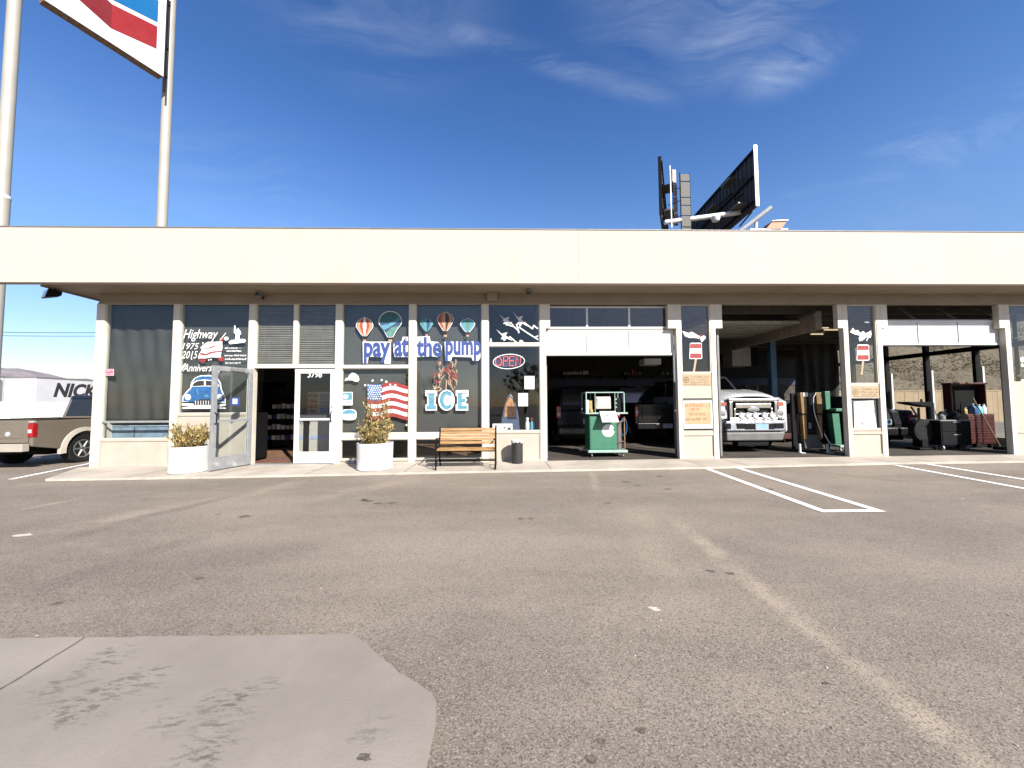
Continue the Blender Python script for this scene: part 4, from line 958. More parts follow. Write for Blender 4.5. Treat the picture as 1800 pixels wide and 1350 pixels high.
# ------------------------------------------------------------------ bench, planters, bin
def bench():
    a, b = G(766, 826.5, LIFT), G(871, 825.5, LIFT); x0, x1 = a.x, b.x; yf = (a.y + b.y) / 2
    t = thing('park_bench', 'slatted wooden bench with black iron ends below the ICE window', 'bench', ((x0 + x1) / 2, yf, LIFT + gz(x0))); w = (x1 - x0) / 2
    for sgn in (-1, 1):
        x = sgn * w; mb = MB()
        mb.path([(x, .0, 0), (x, .015, .20), (x, .02, .40), (x, .0, .56), (x, .05, .62), (x, .30, .60), (x, .46, .60)], .016, 8)          # front leg and arm
        mb.path([(x, .62, 0), (x, .52, .12), (x, .44, .34), (x, .48, .55), (x, .56, .82)], .016, 8)     # back leg and back upright
        mb.path([(x, .02, .37), (x, .24, .355), (x, .45, .37)], .014, 8)
        mb.path([(x, .03, .02), (x, .16, .15), (x, .32, .17), (x, .48, .10), (x, .60, .01)], .010, 8)
        mb.path([(x, .04, .42), (x, .13, .50), (x, .2, .46), (x, .14, .41)], .009, 8)
        mb.build('end_frame', M['dark'], t, smooth=True)
    mb = MB()
    for k in range(6): y = .02 + k * .078; mb.box(-w + .0, w - .0, y, y + .062, .385 - .002 * abs(k - 3), .408 - .002 * abs(k - 3))
    mb.build('seat', M['wood'], t, bevel=.006)
    mb = MB()
    for k in range(5):
        z = .475 + k * .068; y = .462 + k * .020
        mb.hexa([(-w, y, z), (w, y, z), (w, y + .022, z - .005), (-w, y + .022, z - .005), (-w, y + .017, z + .056), (w, y + .017, z + .056), (w, y + .039, z + .051), (-w, y + .039, z + .051)])
    mb.build('backrest', M['wood'], t, bevel=.005)
    mb = MB(); mb.tube((-w, .30, .17), (w, .30, .17), .010); mb.tube((-w, .46, .12), (w, .46, .12), .014); mb.tube((-w, .10, .36), (w, .10, .36), .010); mb.build('stretcher', M['dark'], t)
bench()
def planter(px, py, r, h, lab, shl, seed, tall, sh_h, sh_w):
    q = random.Random(seed); c = G(px, py, LIFT); dv = Vector((c.x - CAM.x, c.y - CAM.y, 0)).normalized(); c += dv * r
    t = thing('planter', lab, 'planter', (c.x, c.y, c.z), q.uniform(0, 3), 'white round planters')
    prof = [(r * .93, .0), (r * .99, .015), (r * .985, .05), (r * .965, .06), (r * .985, h * .5), (r, h - .03), (r * 1.0, h), (r * .93, h), (r * .92, h - .06)]
    mb = MB(); mb.lathe(prof, 48, cap=False); mb.lathe([(r * .93, .0), (.001, .0)], 48, cap=False); mb.build('pot', M['white'], t, smooth=True)
    mb = MB(); mb.lathe([(r * .925, h - .07), (r * .6, h - .045), (r * .2, h - .03), (.001, h - .03)], 32, cap=False); mb.build('soil', M['soil'], t, smooth=True)
    s = thing('shrub', shl, 'plant', (c.x, c.y, c.z + h - .05)); tw = MB(); lf = MB()
    tips = []
    for i in range(46):
        a = q.uniform(0, 2 * PI); rr = r * .62 * math.sqrt(q.random()); hh = sh_h * q.uniform(.45, 1.0) * (1 - .25 * rr / r)
        if tall and q.random() < .45: rr *= .5; hh = sh_h * q.uniform(.75, 1.05)
        elif tall: hh *= .62
        p = Vector((rr * math.cos(a), rr * math.sin(a), -.02)); lean = Vector((math.cos(a) * sh_w * q.uniform(.15, .8), math.sin(a) * sh_w * q.uniform(.15, .8), hh))
        pts = [p, p + lean * .35 + Vector((0, 0, .04)), p + lean * .7 + Vector((q.uniform(-.03, .03), q.uniform(-.03, .03), .03)), p + lean]
        tw.path(pts, .005, 4)
        for k in range(56):
            f = q.uniform(.05, 1.03); seg = min(2, int(f * 3)); g = min(1.1, f * 3 - seg); b = pts[seg].lerp(pts[seg + 1], g) + Vector((q.gauss(0, .022), q.gauss(0, .022), q.gauss(0, .02)))
            d = (lean.normalized() * .9 + Vector((q.gauss(0, .7), q.gauss(0, .7), q.gauss(.2, .5)))).normalized(); e = d.orthogonal().normalized(); e = (Matrix.Rotation(q.uniform(0, 6.28), 3, d) @ e); L = q.uniform(.035, .075); ww = L * .20
            lf.mi = 0 if q.random() < .62 else 1
            lf.add([b - e * ww * .2, b + d * L * .5 + e * ww, b + d * L, b + d * L * .5 - e * ww], [(0, 1, 2, 3)])
    tw.build('stem', M['twig'], s); lf.build('foliage', [M['leaf'], M['leafg']], s)
planter(331.5, 833, .335, .52, 'round white planter in front of the blue car window, beside the open door', 'low bushy golden shrub in the planter by the open door', 3, False, .56, .30)
planter(659, 829, .36, .54, 'round white planter in front of the flag window', 'tall pointed golden shrub in the planter before the flag window', 8, True, .95, .30)
def bin_():
    c = G(911.5, 823, LIFT); r = .125; t = thing('litter_bin', 'slim charcoal litter bin standing against the wall panel', 'bin', (c.x, -.28, LIFT + gz(c.x)))
    h = .50
    mb = MB(); mb.lathe([(r * .94, 0), (r, .02), (r * 1.02, h - .03), (r * 1.05, h), (r * .98, h), (r * .95, h - .08)], 28, cap=False); mb.lathe([(.001, h - .1), (r * .95, h - .08)], 28, cap=False); mb.lathe([(.001, 0), (r * .94, 0)], 28, cap=False); mb.build('body', M['can'], t, smooth=True)
    mb = MB(); n = 28; prof = []
    vs = []
    for k, (rr, zz) in enumerate(((1.06, -.035), (1.075, .0), (1.05, .014), (.97, .008), (.95, -.05))):
        for j in range(n): a = 2 * PI * j / n; vs.append((r * rr * math.cos(a), r * rr * math.sin(a), h + zz + (.014 * math.sin(j * 1.7) + .010 * math.sin(j * .9 + 1) if k in (0,) else .004 * math.sin(j * 2.1))))
    mb.add(vs, [(k * n + j, k * n + (j + 1) % n, (k + 1) * n + (j + 1) % n, (k + 1) * n + j) for k in range(4) for j in range(n)]); mb.build('bin_liner', M['paper'], t, smooth=True)
bin_()

# ------------------------------------------------------------------ sign on its poles
SU = Vector((.40, .917, 0)).normalized(); SN = Vector((SU.y, -SU.x, 0))
def pole(name, px, py, Y, r, lab, step=None):
    p = P(px, py, Y); t = thing(name, lab, 'pole', (p.x, Y, gz(p.x)), 0, 'tall sign poles'); H_ = 26.0
    if step:
        zs = P(px, step, Y).z
        MB().tube((0, 0, 0), (0, 0, zs), r * 1.12, n=28).build('lower_shaft', M['pole'], t, smooth=True)
        MB().tube((0, 0, zs), (0, 0, H_), r, n=28).build('upper_shaft', M['pole'], t, smooth=True)
        MB().lathe([(r * 1.0, zs + .06), (r * 1.16, zs + .03), (r * 1.16, zs - .05)], 28, cap=False).build('collar', M['signwhite'], t, smooth=True)
    else: MB().tube((0, 0, 0), (0, 0, H_), r, n=28).build('shaft', M['pole'], t, smooth=True)
    MB().lathe([(r * 1.9, 0), (r * 1.9, .03)], 24).build('base_plate', M['galv'], t)
    return t, p
pl, _ = pole('sign_pole', 16.5, 150, 3.1, .155, 'thick pale steel pole at the left edge of the photo', 343)
pr, prp = pole('sign_pole', 290.5, 250, 6.8, .172, 'slimmer pale steel pole carrying the right edge of the tall sign')
def onsign(px, py, S0):
    d = ray(px, py); t = (S0 - CAM).dot(SN) / d.dot(SN); return CAM + d * t
S0 = P(286.5, 135, 6.15)
def sc(px, py): v = onsign(px, py, S0) - S0; return v.dot(SU), v.z       # sign coords: s along (0 = right edge), z up from lower edge
def sp(s, z, n=0.0): return S0 + SU * s + Vector((0, 0, z)) + SN * n
sL = sc(75, 0); Vx = sc(194, 50); Rt = sc(274, 86); Rt2 = sc(275, 47); Bl = sc(275, 39); 
half = Rt[0] - Vx[0]; sl = (Rt[1] - Vx[1]) / half; th = Rt2[1] - Rt[1]; gap = Bl[1] - Rt2[1]
full = 2 * half + (0 - Rt[0]) * 2; hgt = Vx[1] + 2 * (th + gap) + half * sl + .9
t = thing('fuel_sign', 'tall white sign with blue and red folded chevron bands on the poles', 'sign', S0)
def loc(v): return v - S0
mb = MB(); mb.hexa([loc(sp(s, z, n)) for z in (0, hgt) for s, n in ((-full, -.32), (0, -.32), (0, 0), (-full, 0))]); mb.build('cabinet', M['rust'], t)
mb = MB(); mb.hexa([loc(sp(s, z, n)) for z in (.0, hgt) for s, n in ((-full, .001), (0, .001), (0, .03), (-full, .03))]); mb.build('sign_face', M['signwhite'], t)
def arm(z0, dirn, thk, mat, nm):
    s0 = Vx[0]; s1 = s0 + dirn * half
    q = [(s0, z0), (s1, z0 + half * sl), (s1, z0 + half * sl + thk), (s0, z0 + thk)]
    MB().prism([loc(sp(s, z, .031)) for s, z in q], SN * .01).build(nm, mat, t)
arm(Vx[1], 1, th, M['signred'], 'red_band'); arm(Vx[1], -1, th, M['signdred'], 'red_band')
arm(Vx[1] + th + gap, 1, th, M['signblue'], 'blue_band'); arm(Vx[1] + th + gap, -1, th, M['signdblue'], 'blue_band')
mb = MB()
for z in (.4, 1.6, hgt - .5): mb.tube(loc(sp(-.02, z, -.16)), loc(Vector((prp.x, 6.8, S0.z + z))), .05)
mb.path([loc(sp(.10, -.5, -.1)), loc(sp(.10, 1, -.1)), loc(sp(.10, 4, -.1))], .035)
mb.build('bracket', M['dark'], t)
# ------------------------------------------------------------------ vehicles
def bil(q, u, v):
    a = Vector(q[0]).lerp(Vector(q[1]), u); b = Vector(q[3]).lerp(Vector(q[2]), u); return a.lerp(b, v)
def pane(q, mu0, mu1, mv0, mv1, out, name, parent, mat=None, th=.012):
    """glass set proud of a quad face (corners: bottom-left, bottom-right, top-right, top-left)"""
    out = Vector(out)
    c = [bil(q, mu0, mv0), bil(q, 1 - mu1, mv0), bil(q, 1 - mu1, 1 - mv1), bil(q, mu0, 1 - mv1)]
    return MB().prism([p + out * .001 for p in c], out * th).build(name, mat or M['glass_dark'], parent, bevel=.004)
def wheel(root, x, y, r, w, side, rimmat):
    """tyre with tread and sidewall, rim as sub-part"""
    wt = MB().lathe([(r * .62, -w / 2 * .8), (r * .80, -w / 2), (r * .93, -w / 2), (r, -w / 2 * .72), (r, w / 2 * .72), (r * .93, w / 2), (r * .80, w / 2), (r * .62, w / 2 * .8)], 32, axis='x').build('wheel', M['rubber'], root, (x, y, r), smooth=True)
    mb = MB(); s = side
    mb.lathe([(r * .63, 0), (r * .62, s * w * .42), (r * .56, s * w * .44), (r * .50, s * w * .30)], 28, axis='x', cap=False)
    mb.lathe([(r * .50, s * w * .28), (.001, s * w * .26)], 28, axis='x', cap=False)
    for k in range(6):
        a = 2 * PI * k / 6; c, sn = math.cos(a), math.sin(a); p0 = Vector((s * w * .36, c * r * .12, sn * r * .12)); p1 = Vector((s * w * .34, c * r * .56, sn * r * .56)); mb.tube(p0, p1, r * .085, r * .07, 6)
    mb.lathe([(r * .17, s * w * .30), (r * .16, s * w * .42), (.001, s * w * .44)], 16, axis='x', cap=False)
    mb.build('rim', rimmat, wt, smooth=True)
    return wt
def side_profile(pts, arches, zlow):
    """closed (y,z) polygon: top line pts from rear to front, bottom cut by wheel arches (yc, zc, ra), front first"""
    out = list(pts)
    for yc, zc, ra in sorted(arches, key=lambda a: -a[0]):
        a0 = math.asin(max(-1, min(1, (zlow - zc) / ra)))
        n = 14
        for i in range(n + 1):
            a = a0 + (PI - 2 * a0) * i / n; out.append((yc + ra * math.cos(a), zc + ra * math.sin(a)))
    return out
def slab_body(prof, x0, x1): 
    return MB().prism([(x0, y, z) for y, z in prof], (x1 - x0, 0, 0))
def greenhouse(root, paint, wb, wt, zb_, zt, yr0, yf0, yr1, yf1, rear=True, nside=2, name='cab'):
    """painted upper body with glass panes; returns it.  base rear/front y, roof rear/front y"""
    B = [(-wb, yr0, zb_), (wb, yr0, zb_), (wb, yf0, zb_), (-wb, yf0, zb_)]; T = [(-wt, yr1, zt), (wt, yr1, zt), (wt, yf1, zt), (-wt, yf1, zt)]
    c = MB().hexa(B + T).build(name, paint, root, bevel=.05)
    q = [B[1], B[2], T[2], T[1]]; n = (Vector(q[1]) - Vector(q[0])).cross(Vector(q[3]) - Vector(q[0])).normalized()
    for s in (1, -1):
        qq = [Vector((p[0] * s, p[1], p[2])) for p in q]; nn = Vector((n.x * s, n.y, n.z))
        if nn.x * s < 0: nn = -nn
        for k in range(nside):
            pane(qq, .06 + k * .88 / nside, 1 - (.06 + (k + 1) * .88 / nside - .04), .10, .14, nn, 'side_window', c)
    for q, nm in (([B[2], B[3], T[3], T[2]], 'windscreen'), ([B[0], B[1], T[1], T[0]], 'rear_window')):
        n = (Vector(q[1]) - Vector(q[0])).cross(Vector(q[3]) - Vector(q[0])).normalized()
        if (n.y > 0) != (nm == 'windscreen'): n = -n
        pane(q, .07, .07, .08, .12, n, nm, c)
    return c
def pickup(lab, paint, loc, rz, W=1.74, rail=1.10, hood=1.08, roof=1.72, wr=.36, low=.40, L=5.0, flare=None, front='plain', cabr=-.55, plate=True, group=None, belt=None):
    """local: nose +y, origin on the ground at mid wheelbase"""
    t = thing('pickup_truck', lab, 'pickup truck', loc, rz, group); h = W / 2
    ya, yb = -L * .315, L * .315; yr, yf = -L * .535, L * .465; ra = wr * 1.30; belt = belt or rail + .02
    arches = [(ya, wr, ra), (yb, wr, ra)]
    # cab and nose
    prof = side_profile([(cabr, low), (cabr, belt), (1.0, belt), (1.05, hood + .02), (yf - .25, hood - .03), (yf, hood - .14), (yf, low + .05), (yf - .05, low)], [arches[1]], low)
    slab_body(prof, -h, h).build('body', paint, t, bevel=.045)
    # bed: two sides with arches, floor, headboard
    for s in (-1, 1):
        prof = side_profile([(yr, low + .12), (yr, rail), (cabr - .02, rail), (cabr - .02, low)], [arches[0]], low)
        slab_body(prof, s * h, s * (h - .09)).build('bed_side', paint, t, bevel=.025)
        if flare:
            mb = MB(); pts = []
            for ycn in (arches[0],):
                for k in range(17):
                    a = R(-8 + 196 * k / 16); pts.append((s * (h + .012), ycn[0] + (ra + .03) * math.cos(a), ycn[1] + (ra + .03) * math.sin(a)))
            for (x0, y0, z0), (x1, y1, z1) in zip(pts[:-1], pts[1:]):
                f0 = Vector((0, y0 - arches[0][0], z0 - wr)).normalized() * .055; f1 = Vector((0, y1 - arches[0][0], z1 - wr)).normalized() * .055
                A, B_ = Vector((x0, y0, z0)), Vector((x1, y1, z1)); o = Vector((s * .035, 0, 0)); i_ = Vector((-s * .06, 0, 0))
                mb.hexa([A - f0 + i_, B_ - f1 + i_, B_ + f1 + i_, A + f0 + i_, A - f0 + o, B_ - f1 + o, B_ + f1 * .6 + o * .2, A + f0 * .6 + o * .2])
            mb.build('wheel_flare', flare, t, smooth=True)
        MB().box(s * h - (.10 if s > 0 else 0), s * h + (.10 if s < 0 else 0), yr + .05, cabr - .03, rail + .001, rail + .018).build('rail_cap', M['rubber'], t)
    mb = MB(); mb.box(-h + .09, h - .09, yr + .06, cabr - .03, low + .22, low + .27); mb.box(-h + .09, h - .09, cabr - .1, cabr - .03, low + .27, rail); mb.build('bed_floor', M['dark'], t)
    mb = MB(); mb.box(-h + .10, h - .10, yr, yr + .05, low + .2, rail - .005); mb.box(-h + .22, h - .22, yr - .012, yr, low + .30, rail - .12); tg = mb.build('tailgate', paint, t, bevel=.015)
    MB().box(-.12, .12, yr - .03, yr - .012, rail - .21, rail - .13).build('handle', M['dark'], tg, bevel=.008)
    for s in (-1, 1):
        mb = MB(); x0, x1 = s * (h - .10), s * (h + .008); mb.box(min(x0, x1), max(x0, x1), yr - .018, yr + .10, rail - .38, rail - .06); tl = mb.build('taillight', M['tail'], t, bevel=.02)
        mb = MB(); mb.box(min(x0, x1) + .015, max(x0, x1) - .012, yr - .024, yr - .019, rail - .28, rail - .20); mb.build('reversing_lens', M['lens'], tl)
        MB().box(min(x0, x1), max(x0, x1) - 0, yr - .012, yr + .06, rail - .055, rail - .01).build('lamp_surround', flare or M['dark'], t, bevel=.01)
    mb = MB(); mb.box(-h + .02, h - .02, yr - .17, yr - .03, low + .02, low + .19); mb.box(-.36, .36, yr - .19, yr - .17, low + .05, low + .17); bp = mb.build('rear_bumper', flare or M['chrome'], t, bevel=.03)
    if plate: MB().box(-.15, .15, yr - .197, yr - .191, low + .04, low + .18).build('number_plate', M['plate'], t)
    mb = MB(); mb.tube((-h * .5, yr + .2, low - .02), (h * .5, yr + .2, low - .02), .05); mb.tube((h * .55, yr - .02, low - .03), (h * .55, yr + .9, low - .02), .03); mb.box(-.25, .25, ya - .2, ya + .2, wr - .12, wr + .14); mb.tube((-h + .15, ya, wr), (h - .15, ya, wr), .05); mb.box(-h + .22, h - .22, yr + .3, yf - .3, low - .03, low + .06); mb.build('underframe', M['dark'], t)
    cabn = greenhouse(t, paint, h - .04, h - .16, belt - .02, roof, cabr + .01, 1.15, cabr + .12, .42)
    for s in (-1, 1):
        mb = MB(); mb.box(s * h - (0 if s > 0 else .16), s * h + (.16 if s > 0 else 0), .72, .80, belt + .03, belt + .18); mb.build('wing_mirror', M['dark'], t, bevel=.02)
        for yc in (ya, yb): wheel(t, s * (h - .12), yc, wr, .23, s, M['steel'])
        mb = MB(); mb.box(s * h - (.004 if s > 0 else .012), s * h + (.012 if s > 0 else .004), -.30, -.10, belt - .16, belt - .12); mb.build('door_handle', M['dark'], t)
    mb = MB(); mb.box(-.10, .10, cabr + .10, cabr + .13, roof - .045, roof - .015); mb.build('brake_light', M['tail'], t)
    return t, (h, yf, yr, low, hood)
LZ = -.055
tk, _ = pickup('tan pickup truck with pale wheel flares parked beside the left end', M['tan_truck'], (-11.38, 2.70, LZ), R(1), flare=M['tan_trim'])
# dust cap badge on the tailgate
mb = MB(); mb.lathe([(.055, 0), (.05, -.01), (.001, -.014)], 14, axis='y', cap=False); mb.build('tailgate_badge', M['lens'], tk, (.36, -2.69, .80))
for o in tk.children:
    pass

# white heavy pickup nosing out of the middle bay
wx = P(1321.5, 720, .9).x
wt, (wh, wyf, wyr, wlow, whood) = pickup('big white pickup truck with chrome grille nosing out of the middle bay', M['white_truck'], (wx, .92 + 6.0 * .465, gz(7) + .045), PI, W=1.88, rail=1.35, hood=1.44, roof=2.12, wr=.42, low=.50, L=6.0, cabr=-1.6, belt=1.44)
def front_end():
    s = (P(1376, 720, .9).x - P(1266, 720, .9).x) / 110; Y = .9
    def X(px): return -(px - 1321.5) * s
    z0 = gz(7) + .045
    def Z(py): return P(1321.5, py, Y).z - z0
    y = wyf
    mb = MB(); f = .05
    l, r, tp, bt = X(1280), X(1364), Z(701), Z(738); l, r = min(l, r), max(l, r)
    MB().box(l, r, y + .002, y + .02, bt, tp).build('grille_back', M['dark'], wt)
    mb.box(l, r, y + .02, y + .09, tp - .07, tp); mb.box(l, r, y + .02, y + .09, bt, bt + .05); mb.box(l, l + .08, y + .02, y + .09, bt + .05, tp - .07); mb.box(r - .08, r, y + .02, y + .09, bt + .05, tp - .07)
    mb.box(l + .16, r - .16, y + .02, y + .085, Z(717.5), Z(709)); mb.box(l + .12, r - .12, y + .02, y + .075, Z(728), Z(726.5)); mb.box(l + .12, l + .17, y + .02, y + .08, bt + .05, Z(717.5)); mb.box(r - .17, r - .12, y + .02, y + .08, bt + .05, Z(717.5))
    mb.build('grille', M['chrome'], wt, bevel=.012)
    mb = MB()
    for px in (1300, 1312, 1324.5, 1340.5, 1354):
        mb.lathe([(.001, .045), (.075, .05), (.085, .03), (.08, -.01)], 20, (X(px), y + .05, Z(730.5)), axis='y', cap=False)
    for i, px in enumerate((1300, 1312, 1324.5, 1340.5, 1354)): MB().lathe([(.001, .045), (.072, .055), (.085, .03), (.08, -.01)], 20, (X(px), y + .06, Z(730)), axis='y', cap=False).build('spot_lamp', M['lens'], wt, smooth=True)
    mb = MB(); mb.lathe([(.001, .02), (.10, .015), (.11, 0)], 24, (0, y + .085, Z(719.5)), sx=1.5, sy=.62, axis='y', cap=False); mb.build('emblem', M['chrome'], wt, smooth=True)
    for px in ((1263, 1277), (1365.5, 1377)):
        l, r = sorted((X(px[0]), X(px[1])))
        hl = MB().hexa([(l, y - .10, Z(735)), (r, y - .10, Z(735)), (r, y + .05, Z(735)), (l, y + .05, Z(735)), (l, y - .12, Z(705)), (r, y - .12, Z(705)), (r, y + .02, Z(705)), (l, y + .02, Z(705))]).build('headlight', M['lens'], wt, bevel=.02)
        mb = MB(); mb.lathe([(.001, .01), (.065, .006), (.07, 0)], 18, ((l + r) / 2, y + .04, Z(727)), axis='y', cap=False); mb.build('reflector', M['chrome'], hl, smooth=True)
        MB().box(l + .01, r - .01, y + .035, y + .045, Z(713), Z(707)).build('indicator', M['porange'], hl)
    l, r = sorted((X(1263.5), X(1378.5)))
    mb = MB(); b0, b1 = Z(757.5), Z(739)
    mb.hexa([(l, y - .15, b0), (r, y - .15, b0), (r - .1, y + .20, b0), (l + .1, y + .20, b0), (l, y - .15, b1), (r, y - .15, b1), (r - .08, y + .17, b1), (l + .08, y + .17, b1)]); bump = mb.build('front_bumper', M['chrome'], wt, bevel=.035)
    for px in ((1268, 1277), (1287, 1301), (1353, 1368)):
        a, b = sorted((X(px[0]), X(px[1]))); MB().box(a, b, y + .18, y + .206, Z(753), Z(743.5)).build('bumper_recess', M['dark'], bump, bevel=.015)
    a, b = sorted((X(1301), X(1352))); MB().box(a, b, y + .18, y + .203, Z(754), Z(744)).build('bumper_recess', M['dark'], bump)
    a, b = sorted((X(1318.5), X(1341))); pz0, pz1 = Z(755), Z(744.5)
    pl_ = MB().box(a, b, y + .207, y + .214, pz0, pz1).build('number_plate', M['plate'], wt)
    mb = MB(); mb.box(a + .012, b - .012, y + .2145, y + .216, pz1 - .028, pz1 - .010)
    x = a + .03
    while x < b - .045: mb.box(x, x + .018, y + .2145, y + .216, pz0 + .035, pz1 - .05); x += .034
    mb.build('plate_marks', M['plateblue'], pl_)
    mb = MB(); mb.hexa([(l + .03, y - .1, Z(774)), (r - .03, y - .1, Z(774)), (r - .14, y + .12, Z(774)), (l + .14, y + .12, Z(774)), (l + .02, y - .1, Z(759)), (r - .02, y - .1, Z(759)), (r - .1, y + .17, Z(759)), (l + .1, y + .17, Z(759))]); mb.build('front_valance', M['greymetal'], wt, bevel=.03)
    MB().box(l + .45, r - .45, y - .2, y + .05, Z(784), Z(774.5)).build('air_dam', M['dark'], wt, bevel=.02)
    # crowned bonnet with rounded front corners
    nu, nv = 28, 14; vs = []
    for b_ in range(nv + 1):
        v = b_ / nv; yy = y + .04 - 1.55 * v; hw = .76 + .16 * min(1, v * 1.6) ** .6; zt = 1.42 + .18 * min(1, v * 1.5) ** .6
        for a_ in range(nu + 1):
            u = -1 + 2 * a_ / nu; crown = -.13 * abs(u) ** 3.2 + (.022 if .42 < abs(u) < .60 else 0) * min(1, v * 3) - .02 * (1 - v) * u * u
            vs.append((u * hw, yy - .20 * abs(u) ** 4 * (1 - v) ** 2, zt + crown))
    fs = [(q * (nu + 1) + p_, q * (nu + 1) + p_ + 1, (q + 1) * (nu + 1) + p_ + 1, (q + 1) * (nu + 1) + p_) for q in range(nv) for p_ in range(nu)]
    mb = MB(); mb.add(vs, fs); bo = mb.build('bonnet', M['white_truck'], wt, smooth=True); sm = bo.modifiers.new('thick', 'SOLIDIFY'); sm.thickness = .05
    MB().box(-.85, .85, y - .02, y + .012, Z(738.8), Z(737.2)).build('bumper_gap', M['dark'], wt)
    for sx_ in (-1, 1):
        a, b = sorted((sx_ * .655, sx_ * .70)); MB().box(a, b, y - .03, y + .035, Z(737), Z(704)).build('grille_gap', M['dark'], wt)
front_end()
# dark pickup in the first bay, tail out
pickup('black pickup truck in the gloom of the first bay, tail to the lot', M['dark_paint'], (5.05, 3.0 + 2.9, gz(5) + .045), R(0), W=1.86, rail=1.25, hood=1.3, roof=1.90, wr=.40, low=.48, L=5.4, flare=M['dark_paint'], cabr=-.9)

def suv(lab, paint, loc, rz, W=1.9, L=4.7, roof=1.80, belt=1.12, wr=.37, low=.36, kind='suv', cat='car', group=None):
    t = thing('suv' if kind == 'suv' else 'sedan_car', lab, cat, loc, rz, group); h = W / 2; ya, yb = -L * .29, L * .30; yr, yf = -L / 2, L / 2; ra = wr * 1.22
    if kind == 'suv': top = [(yr + .03, low + .05), (yr, .7), (yr + .04, belt), (yf - 1.3, belt), (yf - .9, belt - .03), (yf - .05, belt - .2), (yf, .6), (yf - .05, low)]
    else: top = [(yr + .03, low + .02), (yr, .62), (yr + .06, belt + .03), (yr + .75, belt + .07), (yf - 1.5, belt + .03), (yf - 1.2, belt), (yf - .1, belt - .24), (yf, .5), (yf - .05, low)]
    slab_body(side_profile(top, [(ya, wr, ra), (yb, wr, ra)], low), -h, h).build('body', paint, t, bevel=.06)
    if kind == 'suv': greenhouse(t, paint, h - .03, h - .17, belt - .03, roof, yr + .05, yf - 1.2, yr + .28, yf - 1.9, nside=3)
    else: greenhouse(t, paint, h - .06, h - .24, belt + .0, roof, yr + .62, yf - 1.25, yr + 1.15, yf - 2.0)
    for s in (-1, 1):
        a, b = sorted((s * (h - .20), s * (h + .006)))
        z0, z1 = (belt - .25, belt + .10) if kind == 'suv' else (.66, .88)
        if kind == 'suv': a, b = sorted((s * (h - .13), s * (h + .006)))
        tl = MB().box(a, b, yr - .015, yr + .16, z0, z1).build('taillight', M['tail'], t, bevel=.02)
        MB().box(a + .02, b - .02, yr - .02, yr - .0155, z0 + .07, z0 + .14).build('reversing_lens', M['lens'], tl)
        MB().box(a, b, yf - .12, yf - .0, .58, .72).build('headlight', M['lens'], t, bevel=.02)
        for yc in (ya, yb): wheel(t, s * (h - .11), yc, wr, .22, s, M['steel'])
        MB().box(s * h - (0 if s > 0 else .14), s * h + (.14 if s > 0 else 0), yf - 1.75, yf - 1.65, belt + .02, belt + .14).build('wing_mirror', paint, t, bevel=.02)
    MB().box(-h + .03, h - .03, yr - .10, yr + .05, low + .02, low + .27).build('rear_bumper', paint, t, bevel=.05)
    MB().box(-h + .2, h - .2, yr + .2, yf - .2, low - .12, low + .05).build('underbody', M['dark'], t)
    np = MB().box(-.16, .16, yr - .03, yr - .012, .70, .84) if kind == 'suv' else MB().box(-.16, .16, yr - .022, yr - .005, .60, .75)
    npo = np.build('number_plate', M['plate'], t)
    mb = MB(); yy = yr - (.032 if kind == 'suv' else .024); zz = .70 if kind == 'suv' else .60
    mb.box(-.14, .14, yy, yy + .0015, zz + .115, zz + .135)
    for k in range(7): mb.box(-.13 + k * .038, -.108 + k * .038, yy, yy + .0015, zz + .035, zz + .095)
    mb.build('plate_marks', M['plateblue'], npo)
    return t
suv('dark suv with one red taillight showing behind the green machine', M['dark_paint'], (P(979, 730, 2.5).x + .95, 2.6 + 2.35, gz(2) + .045), 0)
sx1 = P(1612, 730, 2.1).x
suv('charcoal sedan parked tail outwards in the third bay', M['grey_car'], (sx1 - .89, 2.1 + 2.3, gz(11) + .045), R(-1.5), W=1.78, L=4.6, roof=1.45, belt=.98, wr=.32, low=.26, kind='sedan')
suv('dark sedan parked behind the pale slatted fence', M['dark_paint'], (-20.3, 14.6, -.08), R(90), W=1.78, L=4.6, roof=1.45, belt=.98, wr=.32, low=.26, kind='sedan')

